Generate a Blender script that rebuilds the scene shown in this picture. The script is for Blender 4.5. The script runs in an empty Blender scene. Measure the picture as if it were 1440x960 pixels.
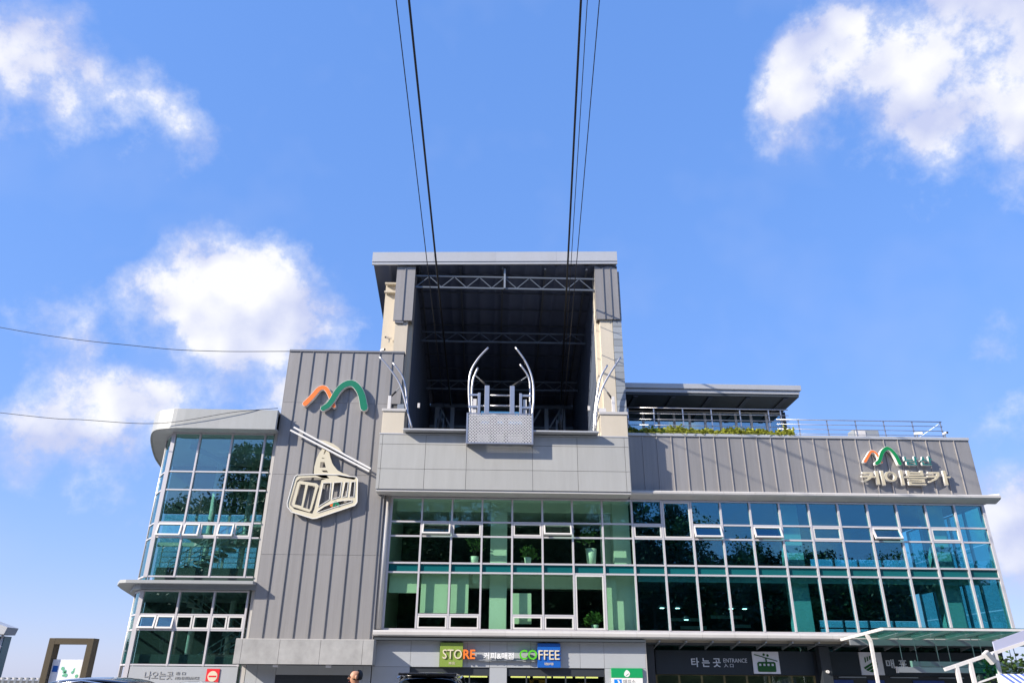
import bpy, bmesh, math, random
from mathutils import Vector, Matrix
random.seed(7)
R = math.radians
SC = bpy.context.scene
COL = SC.collection

# ------------------------------------------------------------------ camera
cam = bpy.data.cameras.new('camera')
cam.sensor_width = 36.0
cam.lens = 26.125
cam.clip_end = 6000
camo = bpy.data.objects.new('camera', cam)
COL.objects.link(camo)
camo.matrix_world = Matrix(((0.99965523, -0.01704091, -0.01997581, 5.096),
                            (-0.02526467, -0.41709854, -0.90851004, -37.391),
                            (0.00714996, 0.9087015, -0.41738527, 1.5),
                            (0, 0, 0, 1)))
SC.camera = camo

# ------------------------------------------------------------------ light
SUN_DIR = Vector((1.0, 0.51, -0.65)).normalized()      # the way the light travels
SUN_EL = math.asin(-SUN_DIR.z)
SUN_AZ = math.atan2(-SUN_DIR.x, -SUN_DIR.y)            # from +Y, clockwise seen from above
sun = bpy.data.lights.new('sun', 'SUN')
sun.energy = 3.9
sun.angle = R(0.5)
sun.color = (1.0, 0.91, 0.79)
suno = bpy.data.objects.new('sun', sun)
suno.rotation_euler = SUN_DIR.to_track_quat('-Z', 'Y').to_euler()
suno.location = (-60, -60, 60)
COL.objects.link(suno)

SC.view_settings.view_transform = 'Standard'
SC.view_settings.look = 'None'
SC.view_settings.gamma = 1.0
SC.view_settings.use_curve_mapping = False
SC.view_settings.exposure = 1.1
SC.render.engine = 'CYCLES'
SC.cycles.use_denoising = True
SC.cycles.max_bounces = 8
SC.cycles.diffuse_bounces = 3
SC.cycles.glossy_bounces = 4
SC.cycles.transmission_bounces = 4
SC.cycles.transparent_max_bounces = 24
SC.cycles.caustics_reflective = False
SC.cycles.caustics_refractive = False
SC.cycles.sample_clamp_indirect = 6.0

# world: physical sky plus cumulus clouds, laid out by direction
CLOUDS = [(-0.515, 0.613, 0.599, 0.0472, 1.1), (-0.485, 0.635, 0.601, 0.0454, 1.1), (-0.462, 0.664, 0.588, 0.0305, 0.7), (-0.516, 0.647, 0.561, 0.0373, 0.8), (-0.424, 0.684, 0.594, 0.028, 0.45), (-0.395, 0.709, 0.585, 0.0202, 0.25), (-0.315, 0.83, 0.459, 0.0557, 1.3), (-0.337, 0.823, 0.457, 0.0303, 2.2), (-0.362, 0.816, 0.45, 0.0423, 1.2), (-0.297, 0.86, 0.414, 0.0725, 1.4), (-0.355, 0.837, 0.417, 0.0532, 1.3), (-0.41, 0.803, 0.432, 0.0293, 0.9), (-0.33, 0.874, 0.356, 0.0537, 0.9), (-0.268, 0.894, 0.36, 0.0503, 0.9), (-0.229, 0.868, 0.44, 0.0241, 1.1), (-0.428, 0.818, 0.384, 0.0291, 1.0), (-0.487, 0.794, 0.364, 0.0347, 0.8), (-0.514, 0.778, 0.361, 0.0243, 0.5), (-0.484, 0.825, 0.292, 0.0428, 0.9), (-0.445, 0.848, 0.288, 0.0455, 1.0), (-0.513, 0.817, 0.263, 0.0354, 0.8), (-0.531, 0.813, 0.237, 0.0332, 0.7), (-0.41, 0.859, 0.306, 0.031, 0.9), (-0.435, 0.865, 0.25, 0.0421, 0.7), (0.35, 0.641, 0.683, 0.0284, 1.1), (0.364, 0.671, 0.646, 0.0322, 1.1), (0.394, 0.631, 0.668, 0.0493, 1.2), (0.442, 0.604, 0.663, 0.0678, 1.2), (0.494, 0.573, 0.653, 0.0729, 1.3), (0.546, 0.557, 0.626, 0.0817, 1.4), (0.497, 0.63, 0.596, 0.0477, 0.8), (0.542, 0.604, 0.584, 0.0653, 1.1), (0.497, 0.664, 0.559, 0.0405, 1.0), (0.526, 0.64, 0.56, 0.0434, 1.0), (0.351, 0.705, 0.616, 0.0208, 0.3), (0.457, 0.636, 0.621, 0.0486, 1.0), (0.516, 0.665, 0.54, 0.0321, 0.8), (0.557, 0.639, 0.531, 0.0389, 0.6), (0.444, 0.671, 0.594, 0.0331, 0.5), (0.575, 0.796, 0.188, 0.0404, 1.1), (0.575, 0.806, 0.136, 0.046, 1.1), (0.578, 0.771, 0.269, 0.0189, 0.3), (0.57, 0.749, 0.337, 0.0191, 0.3)]
def build_world():
    w = bpy.data.worlds.new('World'); SC.world = w; w.use_nodes = True
    nt = w.node_tree; nt.nodes.clear(); N = nt.nodes.new; L = nt.links.new
    out = N('ShaderNodeOutputWorld'); bg = N('ShaderNodeBackground'); L(bg.outputs[0], out.inputs[0])
    sky = N('ShaderNodeTexSky'); sky.sky_type = 'NISHITA'; sky.sun_disc = False
    sky.sun_elevation = SUN_EL; sky.sun_rotation = SUN_AZ
    sky.altitude = 50; sky.air_density = 1.3; sky.dust_density = .45; sky.ozone_density = 3.0
    bg.inputs['Strength'].default_value = SKY_STRENGTH
    w.cycles.sampling_method = 'MANUAL'; w.cycles.sample_map_resolution = 512
    gm = N('ShaderNodeGamma'); gm.inputs['Gamma'].default_value = SKY_GAMMA; L(sky.outputs[0], gm.inputs['Color'])
    wb = N('ShaderNodeMix'); wb.data_type = 'RGBA'; wb.blend_type = 'MULTIPLY'; wb.inputs['Factor'].default_value = 1
    L(gm.outputs[0], wb.inputs['A']); wb.inputs['B'].default_value = (*SKY_BALANCE, 1)
    hs = N('ShaderNodeHueSaturation'); hs.inputs['Saturation'].default_value = SKY_SAT
    L(wb.outputs['Result'], hs.inputs['Color'])
    tc = N('ShaderNodeTexCoord')
    def noise(scale, detail, rough, vec, off=(0, 0, 0)):
        mp = N('ShaderNodeMapping'); mp.inputs['Location'].default_value = off
        L(vec, mp.inputs['Vector'])
        n = N('ShaderNodeTexNoise'); n.inputs['Scale'].default_value = scale
        n.inputs['Detail'].default_value = detail; n.inputs['Roughness'].default_value = rough
        L(mp.outputs[0], n.inputs['Vector']); return n
    def math_(op, a, b=None, c=None, clamp=False):
        m = N('ShaderNodeMath'); m.operation = op; m.use_clamp = clamp
        for k, v in enumerate((a, b, c)):
            if v is None: continue
            if isinstance(v, (int, float)): m.inputs[k].default_value = v
            else: L(v, m.inputs[k])
        return m.outputs[0]
    D = tc.outputs['Generated']
    wn = noise(9, 2, .55, D, (3.1, 1.7, 5.2))
    vs = N('ShaderNodeVectorMath'); vs.operation = 'SUBTRACT'; L(wn.outputs['Color'], vs.inputs[0]); vs.inputs[1].default_value = (.5, .5, .5)
    vm = N('ShaderNodeVectorMath'); vm.operation = 'SCALE'; L(vs.outputs[0], vm.inputs[0]); vm.inputs['Scale'].default_value = .055
    va = N('ShaderNodeVectorMath'); va.operation = 'ADD'; L(D, va.inputs[0]); L(vm.outputs[0], va.inputs[1])
    vn = N('ShaderNodeVectorMath'); vn.operation = 'NORMALIZE'; L(va.outputs[0], vn.inputs[0])
    acc = None
    for (x, y, z, a, s) in CLOUDS:
        a *= 1.5
        d = N('ShaderNodeVectorMath'); d.operation = 'DOT_PRODUCT'; L(vn.outputs[0], d.inputs[0]); d.inputs[1].default_value = (x, y, z)
        k = s / (1 - math.cos(a))
        v = math_('MULTIPLY_ADD', d.outputs['Value'], k, -k * math.cos(a))
        if acc is None: acc = v
        else:
            m = N('ShaderNodeMath'); m.operation = 'SMOOTH_MAX'; L(acc, m.inputs[0]); L(v, m.inputs[1]); m.inputs[2].default_value = .4; acc = m.outputs[0]
    acc = math_('MAXIMUM', acc, -1.6)
    # the rest of the sky carries the same broken cumulus
    rest = noise(2.6, 1, .5, D, (7.7, 2.2, 1.4))
    sep = N('ShaderNodeSeparateXYZ'); L(D, sep.inputs[0])
    side = N('ShaderNodeMapRange'); side.inputs['From Min'].default_value = .45; side.inputs['From Max'].default_value = .15; L(sep.outputs['Y'], side.inputs['Value'])
    rv = math_('MULTIPLY_ADD', rest.outputs[0], 7.0, -4.0)
    rv = math_('ADD', rv, math_('MULTIPLY_ADD', side.outputs[0], 3.0, -3.0))
    acc = math_('MAXIMUM', acc, rv)
    f1 = noise(10, 9, .62, D, (.3, .9, .2)); f2 = noise(11, 2, .5, D, (.035, .018, -.04))
    f3 = noise(11, 2, .5, D)
    dens = math_('ADD', acc, math_('MULTIPLY_ADD', f1.outputs[0], 4.7, -2.5))
    mr = N('ShaderNodeMapRange'); mr.interpolation_type = 'SMOOTHSTEP'
    mr.inputs['From Min'].default_value = -.45; mr.inputs['From Max'].default_value = 1.35
    mr.inputs['To Max'].default_value = .95
    L(dens, mr.inputs['Value'])
    cr = N('ShaderNodeMapRange'); cr.interpolation_type = 'SMOOTHSTEP'       # crisp billows inside a softer veil
    cr.inputs['From Min'].default_value = .05; cr.inputs['From Max'].default_value = .95; cr.inputs['To Max'].default_value = .96
    L(dens, cr.inputs['Value'])
    alpha = math_('MAXIMUM', cr.outputs[0], math_('MULTIPLY', mr.outputs[0], .92))
    # thin veils of high cloud
    veil = noise(3.2, 4, .62, D, (1.3, .2, 4.4))
    vr = N('ShaderNodeMapRange'); vr.inputs['From Min'].default_value = .48; vr.inputs['From Max'].default_value = .85
    vr.inputs['To Max'].default_value = .22; L(veil.outputs[0], vr.inputs['Value'])
    lit = math_('ADD', math_('SUBTRACT', f3.outputs[0], f2.outputs[0]), math_('MULTIPLY', dens, .10))
    lr = N('ShaderNodeMapRange'); lr.inputs['From Min'].default_value = -.09; lr.inputs['From Max'].default_value = .20
    L(lit, lr.inputs['Value'])
    cc = N('ShaderNodeMix'); cc.data_type = 'RGBA'; L(lr.outputs[0], cc.inputs['Factor'])
    cc.inputs['A'].default_value = (CLOUD * .60, CLOUD * .65, CLOUD * .90, 1); cc.inputs['B'].default_value = (CLOUD, CLOUD, CLOUD * 1.03, 1)
    m1 = N('ShaderNodeMix'); m1.data_type = 'RGBA'; L(vr.outputs[0], m1.inputs['Factor']); L(hs.outputs[0], m1.inputs['A'])
    m1.inputs['B'].default_value = (CLOUD * .7, CLOUD * .74, CLOUD * .95, 1)
    m2 = N('ShaderNodeMix'); m2.data_type = 'RGBA'; L(alpha, m2.inputs['Factor']); L(m1.outputs['Result'], m2.inputs['A']); L(cc.outputs['Result'], m2.inputs['B'])
    L(m2.outputs['Result'], bg.inputs['Color'])
SKY_STRENGTH = 0.15
SKY_GAMMA, SKY_SAT, SKY_BALANCE = .30, 1.6, (1.40, 1.52, 2.03)      # white balance and contrast of the photograph's sky
CLOUD = 3.2
build_world()

# ------------------------------------------------------------------ materials
MATS = {}
def mat(name, col, rough=.5, metal=0.0, var=0.0, dirt=0.0, dscale=(1.2, 1.2, .25), bump=0.0, bscale=40, emit=None, spec=.5, coat=0):
    m = bpy.data.materials.new(name); m.use_nodes = True
    nt = m.node_tree; N = nt.nodes.new; L = nt.links.new
    b = nt.nodes['Principled BSDF']
    b.inputs['Base Color'].default_value = (*col, 1); b.inputs['Roughness'].default_value = rough
    b.inputs['Metallic'].default_value = metal; b.inputs['Specular IOR Level'].default_value = spec
    if coat: b.inputs['Coat Weight'].default_value = coat; b.inputs['Coat Roughness'].default_value = .05
    if emit:
        b.inputs['Emission Color'].default_value = (*emit[0], 1); b.inputs['Emission Strength'].default_value = emit[1]
    geo = N('ShaderNodeNewGeometry')
    cur = None
    if var or dirt:
        mp = N('ShaderNodeMapping'); mp.inputs['Scale'].default_value = dscale; L(geo.outputs['Position'], mp.inputs['Vector'])
        n = N('ShaderNodeTexNoise'); n.inputs['Scale'].default_value = 1.0; n.inputs['Detail'].default_value = 7; n.inputs['Roughness'].default_value = .65
        L(mp.outputs[0], n.inputs['Vector'])
        r = N('ShaderNodeMapRange'); r.inputs['From Min'].default_value = .3; r.inputs['From Max'].default_value = .75
        r.inputs['To Min'].default_value = 1.0 + dirt * .35; r.inputs['To Max'].default_value = 1.0 - dirt
        L(n.outputs[0], r.inputs['Value'])
        oi = N('ShaderNodeObjectInfo')
        r2 = N('ShaderNodeMapRange'); r2.inputs['To Min'].default_value = 1 - var; r2.inputs['To Max'].default_value = 1 + var
        L(oi.outputs['Random'], r2.inputs['Value'])
        mu = N('ShaderNodeMath'); mu.operation = 'MULTIPLY'; L(r.outputs[0], mu.inputs[0]); L(r2.outputs[0], mu.inputs[1])
        vv = N('ShaderNodeVectorMath'); vv.operation = 'SCALE'; vv.inputs[0].default_value = col; L(mu.outputs[0], vv.inputs['Scale'])
        L(vv.outputs[0], b.inputs['Base Color'])
        rr = N('ShaderNodeMapRange'); rr.inputs['To Min'].default_value = max(.04, rough - .08); rr.inputs['To Max'].default_value = min(1, rough + .12)
        L(n.outputs[0], rr.inputs['Value']); L(rr.outputs[0], b.inputs['Roughness'])
    if bump:
        n = N('ShaderNodeTexNoise'); n.inputs['Scale'].default_value = bscale; n.inputs['Detail'].default_value = 4
        L(geo.outputs['Position'], n.inputs['Vector'])
        bp = N('ShaderNodeBump'); bp.inputs['Strength'].default_value = bump; bp.inputs['Distance'].default_value = .02
        L(n.outputs[0], bp.inputs['Height']); L(bp.outputs[0], b.inputs['Normal'])
    MATS[name] = m
    return m

def glass(name, tint, refl_tint, base_refl, rough=0.0, wob=.0035):
    m = bpy.data.materials.new(name); m.use_nodes = True
    nt = m.node_tree; nt.nodes.clear(); N = nt.nodes.new; L = nt.links.new
    out = N('ShaderNodeOutputMaterial'); mix = N('ShaderNodeMixShader'); L(mix.outputs[0], out.inputs[0])
    tr = N('ShaderNodeBsdfTransparent'); tr.inputs[0].default_value = (*tint, 1)
    gl = N('ShaderNodeBsdfGlossy'); gl.inputs['Color'].default_value = (*refl_tint, 1); gl.inputs['Roughness'].default_value = rough
    geo = N('ShaderNodeNewGeometry')                   # Schlick reflectance, the same from either side of the pane
    dt = N('ShaderNodeVectorMath'); dt.operation = 'DOT_PRODUCT'; L(geo.outputs['Incoming'], dt.inputs[0]); L(geo.outputs['True Normal'], dt.inputs[1])
    def mt(op, a, b):
        q = N('ShaderNodeMath'); q.operation = op; q.use_clamp = True
        for k, v in enumerate((a, b)):
            if isinstance(v, (int, float)): q.inputs[k].default_value = v
            else: L(v, q.inputs[k])
        return q.outputs[0]
    ab = N('ShaderNodeMath'); ab.operation = 'ABSOLUTE'; L(dt.outputs['Value'], ab.inputs[0])
    f5 = mt('POWER', mt('SUBTRACT', 1.0, ab.outputs[0]), 5.0)
    fac = mt('ADD', base_refl, mt('MULTIPLY', f5, 1 - base_refl))
    L(fac, mix.inputs[0]); L(tr.outputs[0], mix.inputs[1]); L(gl.outputs[0], mix.inputs[2])
    n = N('ShaderNodeTexNoise'); n.inputs['Scale'].default_value = .55; n.inputs['Detail'].default_value = 2
    L(geo.outputs['Position'], n.inputs['Vector'])
    bp = N('ShaderNodeBump'); bp.inputs['Strength'].default_value = 1.0; bp.inputs['Distance'].default_value = wob
    L(n.outputs[0], bp.inputs['Height']); L(bp.outputs[0], gl.inputs['Normal'])
    MATS[name] = m
    return m

# ------------------------------------------------------------------ mesh helpers
OFF = {}                                             # world place of each object's origin
def off(o): return OFF.get(o.name, Vector((0, 0, 0))) if o else Vector((0, 0, 0))
class MB:
    def __init__(s): s.bm = bmesh.new()
    def box(s, x0, x1, y0, y1, z0, z1, bev=0.0):
        b = s.bm
        v = [b.verts.new((x, y, z)) for z in (z0, z1) for y in (y0, y1) for x in (x0, x1)]
        fs = [(0, 2, 3, 1), (4, 5, 7, 6), (0, 1, 5, 4), (2, 6, 7, 3), (0, 4, 6, 2), (1, 3, 7, 5)]
        f = [b.faces.new([v[i] for i in q]) for q in fs]
        if bev: bmesh.ops.bevel(b, geom=list({e for q in f for e in q.edges}), offset=bev, segments=2, affect='EDGES', profile=.6)
        return s
    def prism(s, pts, a0, a1, axis):                 # polygon swept along an axis; pts are the other two coordinates in x,y,z order
        def P(q, a):
            if axis == 'X': return (a, q[0], q[1])
            if axis == 'Y': return (q[0], a, q[1])
            return (q[0], q[1], a)
        b = s.bm
        A = [b.verts.new(P(q, a0)) for q in pts]; B = [b.verts.new(P(q, a1)) for q in pts]
        n = len(pts)
        for i in range(n): b.faces.new((A[i], A[(i + 1) % n], B[(i + 1) % n], B[i]))
        b.faces.new(A[::-1]); b.faces.new(B)
        return s
    def hexa(s, p):                                  # eight corners: bottom loop then top loop
        b = s.bm; v = [b.verts.new(q) for q in p]
        for q in ((3, 2, 1, 0), (4, 5, 6, 7), (0, 1, 5, 4), (1, 2, 6, 5), (2, 3, 7, 6), (3, 0, 4, 7)): b.faces.new([v[i] for i in q])
        return s
    def bar(s, a, c, w, h=None):                     # square bar between two points
        a = Vector(a); c = Vector(c); h = h or w; d = (c - a).normalized()
        up = Vector((0, 0, 1)) if abs(d.z) < .95 else Vector((0, 1, 0))
        x = d.cross(up).normalized() * w / 2; y = x.cross(d).normalized() * h / 2
        return s.hexa([a - x - y, a + x - y, a + x + y, a - x + y, c - x - y, c + x - y, c + x + y, c - x + y])
    def tube(s, path, r, n=10, cap=True):
        b = s.bm; P = [Vector(p) for p in path]; rings = []
        t0 = (P[1] - P[0]).normalized(); ref = Vector((0, 0, 1)) if abs(t0.z) < .9 else Vector((0, 1, 0))
        for i, p in enumerate(P):
            t = (P[min(i + 1, len(P) - 1)] - P[max(i - 1, 0)]).normalized()
            x = t.cross(ref).normalized(); y = x.cross(t); ref = y
            rr = r[i] if isinstance(r, (list, tuple)) else r
            rings.append([b.verts.new(p + (x * math.cos(k * 2 * math.pi / n) + y * math.sin(k * 2 * math.pi / n)) * rr) for k in range(n)])
        for i in range(len(P) - 1):
            for k in range(n):
                f = b.faces.new((rings[i][k], rings[i][(k + 1) % n], rings[i + 1][(k + 1) % n], rings[i + 1][k])); f.smooth = True
        if cap: b.faces.new(rings[0]); b.faces.new(rings[-1][::-1])
        return s
    def disc(s, c, r, axis='Y', d=.02, n=20, ry=None):
        ry = ry or r
        pts = [(math.cos(k * 2 * math.pi / n) * r, math.sin(k * 2 * math.pi / n) * ry) for k in range(n)]
        c = Vector(c)
        if axis == 'Y': return s.prism([(c.x + a, c.z + q) for a, q in pts], c.y, c.y + d, 'Y')
        if axis == 'Z': return s.prism([(c.x + a, c.y + q) for a, q in pts], c.z, c.z + d, 'Z')
        return s.prism([(c.y + a, c.z + q) for a, q in pts], c.x, c.x + d, 'X')
    def add(s, me, M=None):
        t = bmesh.new(); t.from_mesh(me)
        if M: t.transform(M)
        tmp = bpy.data.meshes.new('t'); t.to_mesh(tmp); t.free(); s.bm.from_mesh(tmp); bpy.data.meshes.remove(tmp); return s
    def build(s, name, m, parent=None, origin=None, smooth=False):
        bmesh.ops.recalc_face_normals(s.bm, faces=s.bm.faces)
        if origin is None:
            co = [v.co for v in s.bm.verts]
            origin = Vector([(min(c[k] for c in co) + max(c[k] for c in co)) / 2 for k in range(3)]) if co else Vector()
            origin.z = min(c.z for c in co)
        origin = Vector(origin)
        bmesh.ops.translate(s.bm, verts=s.bm.verts, vec=-origin)
        me = bpy.data.meshes.new(name); s.bm.to_mesh(me); s.bm.free()
        if smooth:
            for p in me.polygons: p.use_smooth = True
        for q in (m if isinstance(m, (list, tuple)) else [m]): me.materials.append(MATS[q])
        return link(name, me, origin, parent)
def link(name, me, origin, parent=None):
    o = bpy.data.objects.new(name, me); COL.objects.link(o)
    o.parent = parent; o.location = Vector(origin) - off(parent); OFF[o.name] = Vector(origin)
    return o
def tag(o, label=None, cat=None, group=None, kind=None):
    if label: o['label'] = label
    if cat: o['category'] = cat
    if group: o['group'] = group
    if kind: o['kind'] = kind
    return o
def thing(name, loc, label, cat, group=None):
    o = bpy.data.objects.new(name, None); COL.objects.link(o); o.location = loc; OFF[o.name] = Vector(loc)
    o.empty_display_size = .3
    return tag(o, label, cat, group)
_boxes = {}
def piece(name, m, parent, x0, x1, y0, y1, z0, z1, bev=0.0):       # box piece, mesh shared between alike pieces
    k = (m, round(x1 - x0, 3), round(y1 - y0, 3), round(z1 - z0, 3), bev)
    if k not in _boxes:
        mb = MB().box(-(x1 - x0) / 2, (x1 - x0) / 2, -(y1 - y0) / 2, (y1 - y0) / 2, -(z1 - z0) / 2, (z1 - z0) / 2, bev)
        bmesh.ops.recalc_face_normals(mb.bm, faces=mb.bm.faces)
        me = bpy.data.meshes.new(name); mb.bm.to_mesh(me); mb.bm.free(); me.materials.append(MATS[m]); _boxes[k] = me
    return link(name, _boxes[k], ((x0 + x1) / 2, (y0 + y1) / 2, (z0 + z1) / 2), parent)
def curve_mesh(loops, depth, bevel=0.0):                           # filled outlines in the XZ plane, front towards -Y
    cu = bpy.data.curves.new('c', 'CURVE'); cu.dimensions = '2D'; cu.fill_mode = 'BOTH'; cu.extrude = depth / 2; cu.bevel_depth = bevel
    for lp in loops:
        sp = cu.splines.new('POLY'); sp.points.add(len(lp) - 1); sp.use_cyclic_u = True
        for i, q in enumerate(lp): sp.points[i].co = (q[0], q[1], 0, 1)
    return _conv(cu, depth)
def _conv(cu, depth):
    o = bpy.data.objects.new('c', cu); COL.objects.link(o)
    bpy.context.view_layer.update()
    dg = bpy.context.evaluated_depsgraph_get()
    me = bpy.data.meshes.new_from_object(o.evaluated_get(dg))
    bpy.data.objects.remove(o)
    me.materials.clear()
    me.transform(Matrix.Rotation(R(90), 4, 'X'))
    return me
def text_mesh(s, depth, bold=0.0, sheer=0):
    cu = bpy.data.curves.new('t', 'FONT'); cu.body = s; cu.extrude = depth / 2; cu.offset = bold; cu.size = 1; cu.resolution_u = 3; cu.shear = sheer
    return _conv(cu, depth)
def text_part(name, s, m, parent, x0, x1, z0, z1, yf, depth=.03, bold=0.0, label=None):
    me = text_mesh(s, depth, bold)
    if not me.vertices: return None
    xs = [v.co.x for v in me.vertices]; zs = [v.co.z for v in me.vertices]
    sx = (x1 - x0) / (max(xs) - min(xs)); sz = (z1 - z0) / (max(zs) - min(zs))
    cx, cz = (max(xs) + min(xs)) / 2, (max(zs) + min(zs)) / 2
    me.transform(Matrix.Diagonal((sx, 1, sz, 1)) @ Matrix.Translation((-cx, 0, -cz)))
    me.materials.append(MATS[m])
    o = link(name, me, ((x0 + x1) / 2, yf + depth / 2, (z0 + z1) / 2), parent)
    if label: o['label'] = label
    return o
def outline_part(name, loops, m, parent, yf, depth):
    me = curve_mesh(loops, depth); me.materials.append(MATS[m])
    c = Vector((sum(q[0] for q in loops[0]) / len(loops[0]), 0, sum(q[1] for q in loops[0]) / len(loops[0])))
    me.transform(Matrix.Translation(-c))
    return link(name, me, (c.x, yf + depth / 2, c.z), parent)
def spline(pts, n=6):
    P = [Vector(p) for p in pts]; P = [P[0] * 2 - P[1]] + P + [P[-1] * 2 - P[-2]]; o = []
    for i in range(1, len(P) - 2):
        for k in range(n):
            t = k / n; a, b, c, d = P[i - 1], P[i], P[i + 1], P[i + 2]
            o.append(.5 * ((2 * b) + (c - a) * t + (2 * a - 5 * b + 4 * c - d) * t * t + (3 * b - a - 3 * c + d) * t ** 3))
    return o + [P[-2]]
def stroke(pts, w):                                                # thick rounded stroke outline from a centre line (x,z)
    P = spline(pts, 7); n = len(P); L = []; Rr = []
    ws = w if isinstance(w, (list, tuple)) else (w, w)
    def hw(i): return ws[0] + (ws[1] - ws[0]) * i / (n - 1)
    for i, p in enumerate(P):
        t = (P[min(i + 1, n - 1)] - P[max(i - 1, 0)]).normalized(); q = Vector((-t.y, t.x)) * hw(i)
        L.append(p + q); Rr.append(p - q)
    def cap(p, t, q0, sgn):
        a0 = math.atan2(q0.y, q0.x)
        return [p + Vector((math.cos(a0 + sgn * k * math.pi / 6), math.sin(a0 + sgn * k * math.pi / 6))) * q0.length for k in range(1, 6)]
    e = cap(P[-1], None, L[-1] - P[-1], -1); s0 = cap(P[0], None, Rr[0] - P[0], -1)
    return [tuple(v) for v in L + e + Rr[::-1] + s0]

mat('zinc', (.300, .291, .286), .46, .25, var=.06, dirt=.20, dscale=(2.6, 2.6, .12), bump=.22, bscale=1.6)
mat('zinc_seam', (.20, .205, .22), .45, .3)
mat('seam_light', (.36, .34, .33), .45, .2)
mat('wallcore', (.10, .10, .10), .8)
mat('fascia', (.405, .408, .39), .5, .1, var=.03, dirt=.10, dscale=(2.5, 2.5, .3))
mat('tower_band', (.36, .375, .375), .5, .15, var=.03, dirt=.10, dscale=(2.5, 2.5, .3))
mat('interior_mid', (.11, .115, .11), .8)
mat('light_metal', (.56, .54, .51), .42, .15, var=.03, dirt=.10, dscale=(.9, .9, .6))
mat('weathered', (.385, .38, .365), .6, .05, var=.05, dirt=.30, dscale=(1.3, 1.3, 1.1))
mat('stucco', (.57, .515, .42), .85, 0, var=.03, dirt=.10, bump=.15, bscale=60)
mat('frame', (.60, .58, .60), .38, .25)
mat('white_metal', (.70, .68, .66), .4, .1, dirt=.08)
mat('roof_metal', (.50, .51, .52), .4, .3, var=.03, dirt=.08)
mat('tile', (.30, .33, .36), .55, .1, var=.12, dirt=.1)
mat('dark_steel', (.075, .085, .105), .5, .4, dirt=.15)
mat('truss_steel', (.15, .175, .21), .45, .4, dirt=.15)
mat('steel', (.30, .33, .36), .4, .5, dirt=.12)
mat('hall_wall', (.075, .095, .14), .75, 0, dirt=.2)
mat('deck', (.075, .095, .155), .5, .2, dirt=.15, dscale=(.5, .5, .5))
mat('galv', (.54, .54, .56), .32, .85, dirt=.12, dscale=(3, 3, 3))
mat('perforated_steel', (.60, .59, .58), .42, .3, dirt=.12, dscale=(3, 3, 3))
mat('interior_white', (.72, .74, .70), .8)
mat('interior_dark', (.045, .05, .05), .8, dirt=.2)
mat('interior_floor', (.30, .27, .22), .6)
mat('spandrel', (.008, .115, .125), .12, .0, var=.10)
mat('blind', (.66, .68, .58), .8, dirt=.06, dscale=(4, 4, 1))
mat('charcoal', (.030, .037, .046), .5, .1, dirt=.1)
mat('navy_board', (.010, .020, .033), .4, .0, dirt=.15)
mat('grey_panel', (.40, .42, .44), .5, .1, var=.03, dirt=.05)
mat('concrete', (.42, .41, .39), .85, 0, dirt=.15, bump=.1)
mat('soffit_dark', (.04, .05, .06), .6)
mat('lamp_warm', (.9, .8, .4), .5, emit=((1.0, .82, .22), 1.1))
mat('lamp_white', (.9, .9, .9), .5, emit=((1.0, .95, .82), 4.0))
mat('shop_goods', (.35, .17, .04), .7, dirt=.5, dscale=(6, 6, 6))
mat('rubber', (.02, .02, .022), .7)
mat('cable', (.018, .018, .02), .5, .3)
glass('glass_green', (.80, .95, .86), (.62, .92, .86), .065)
glass('glass_blue', (.50, .82, .84), (.40, .82, 1.0), .17)
glass('glass_tower', (.70, .90, .87), (.76, .92, .92), .20)
glass('glass_canopy', (.34, .62, .55), (.7, .95, .95), .06)
glass('penthouse_pane', (.25, .5, .6), (.55, .85, 1.0), .45)
glass('glass_dark', (.60, .70, .70), (.8, .9, .95), .05)

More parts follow.
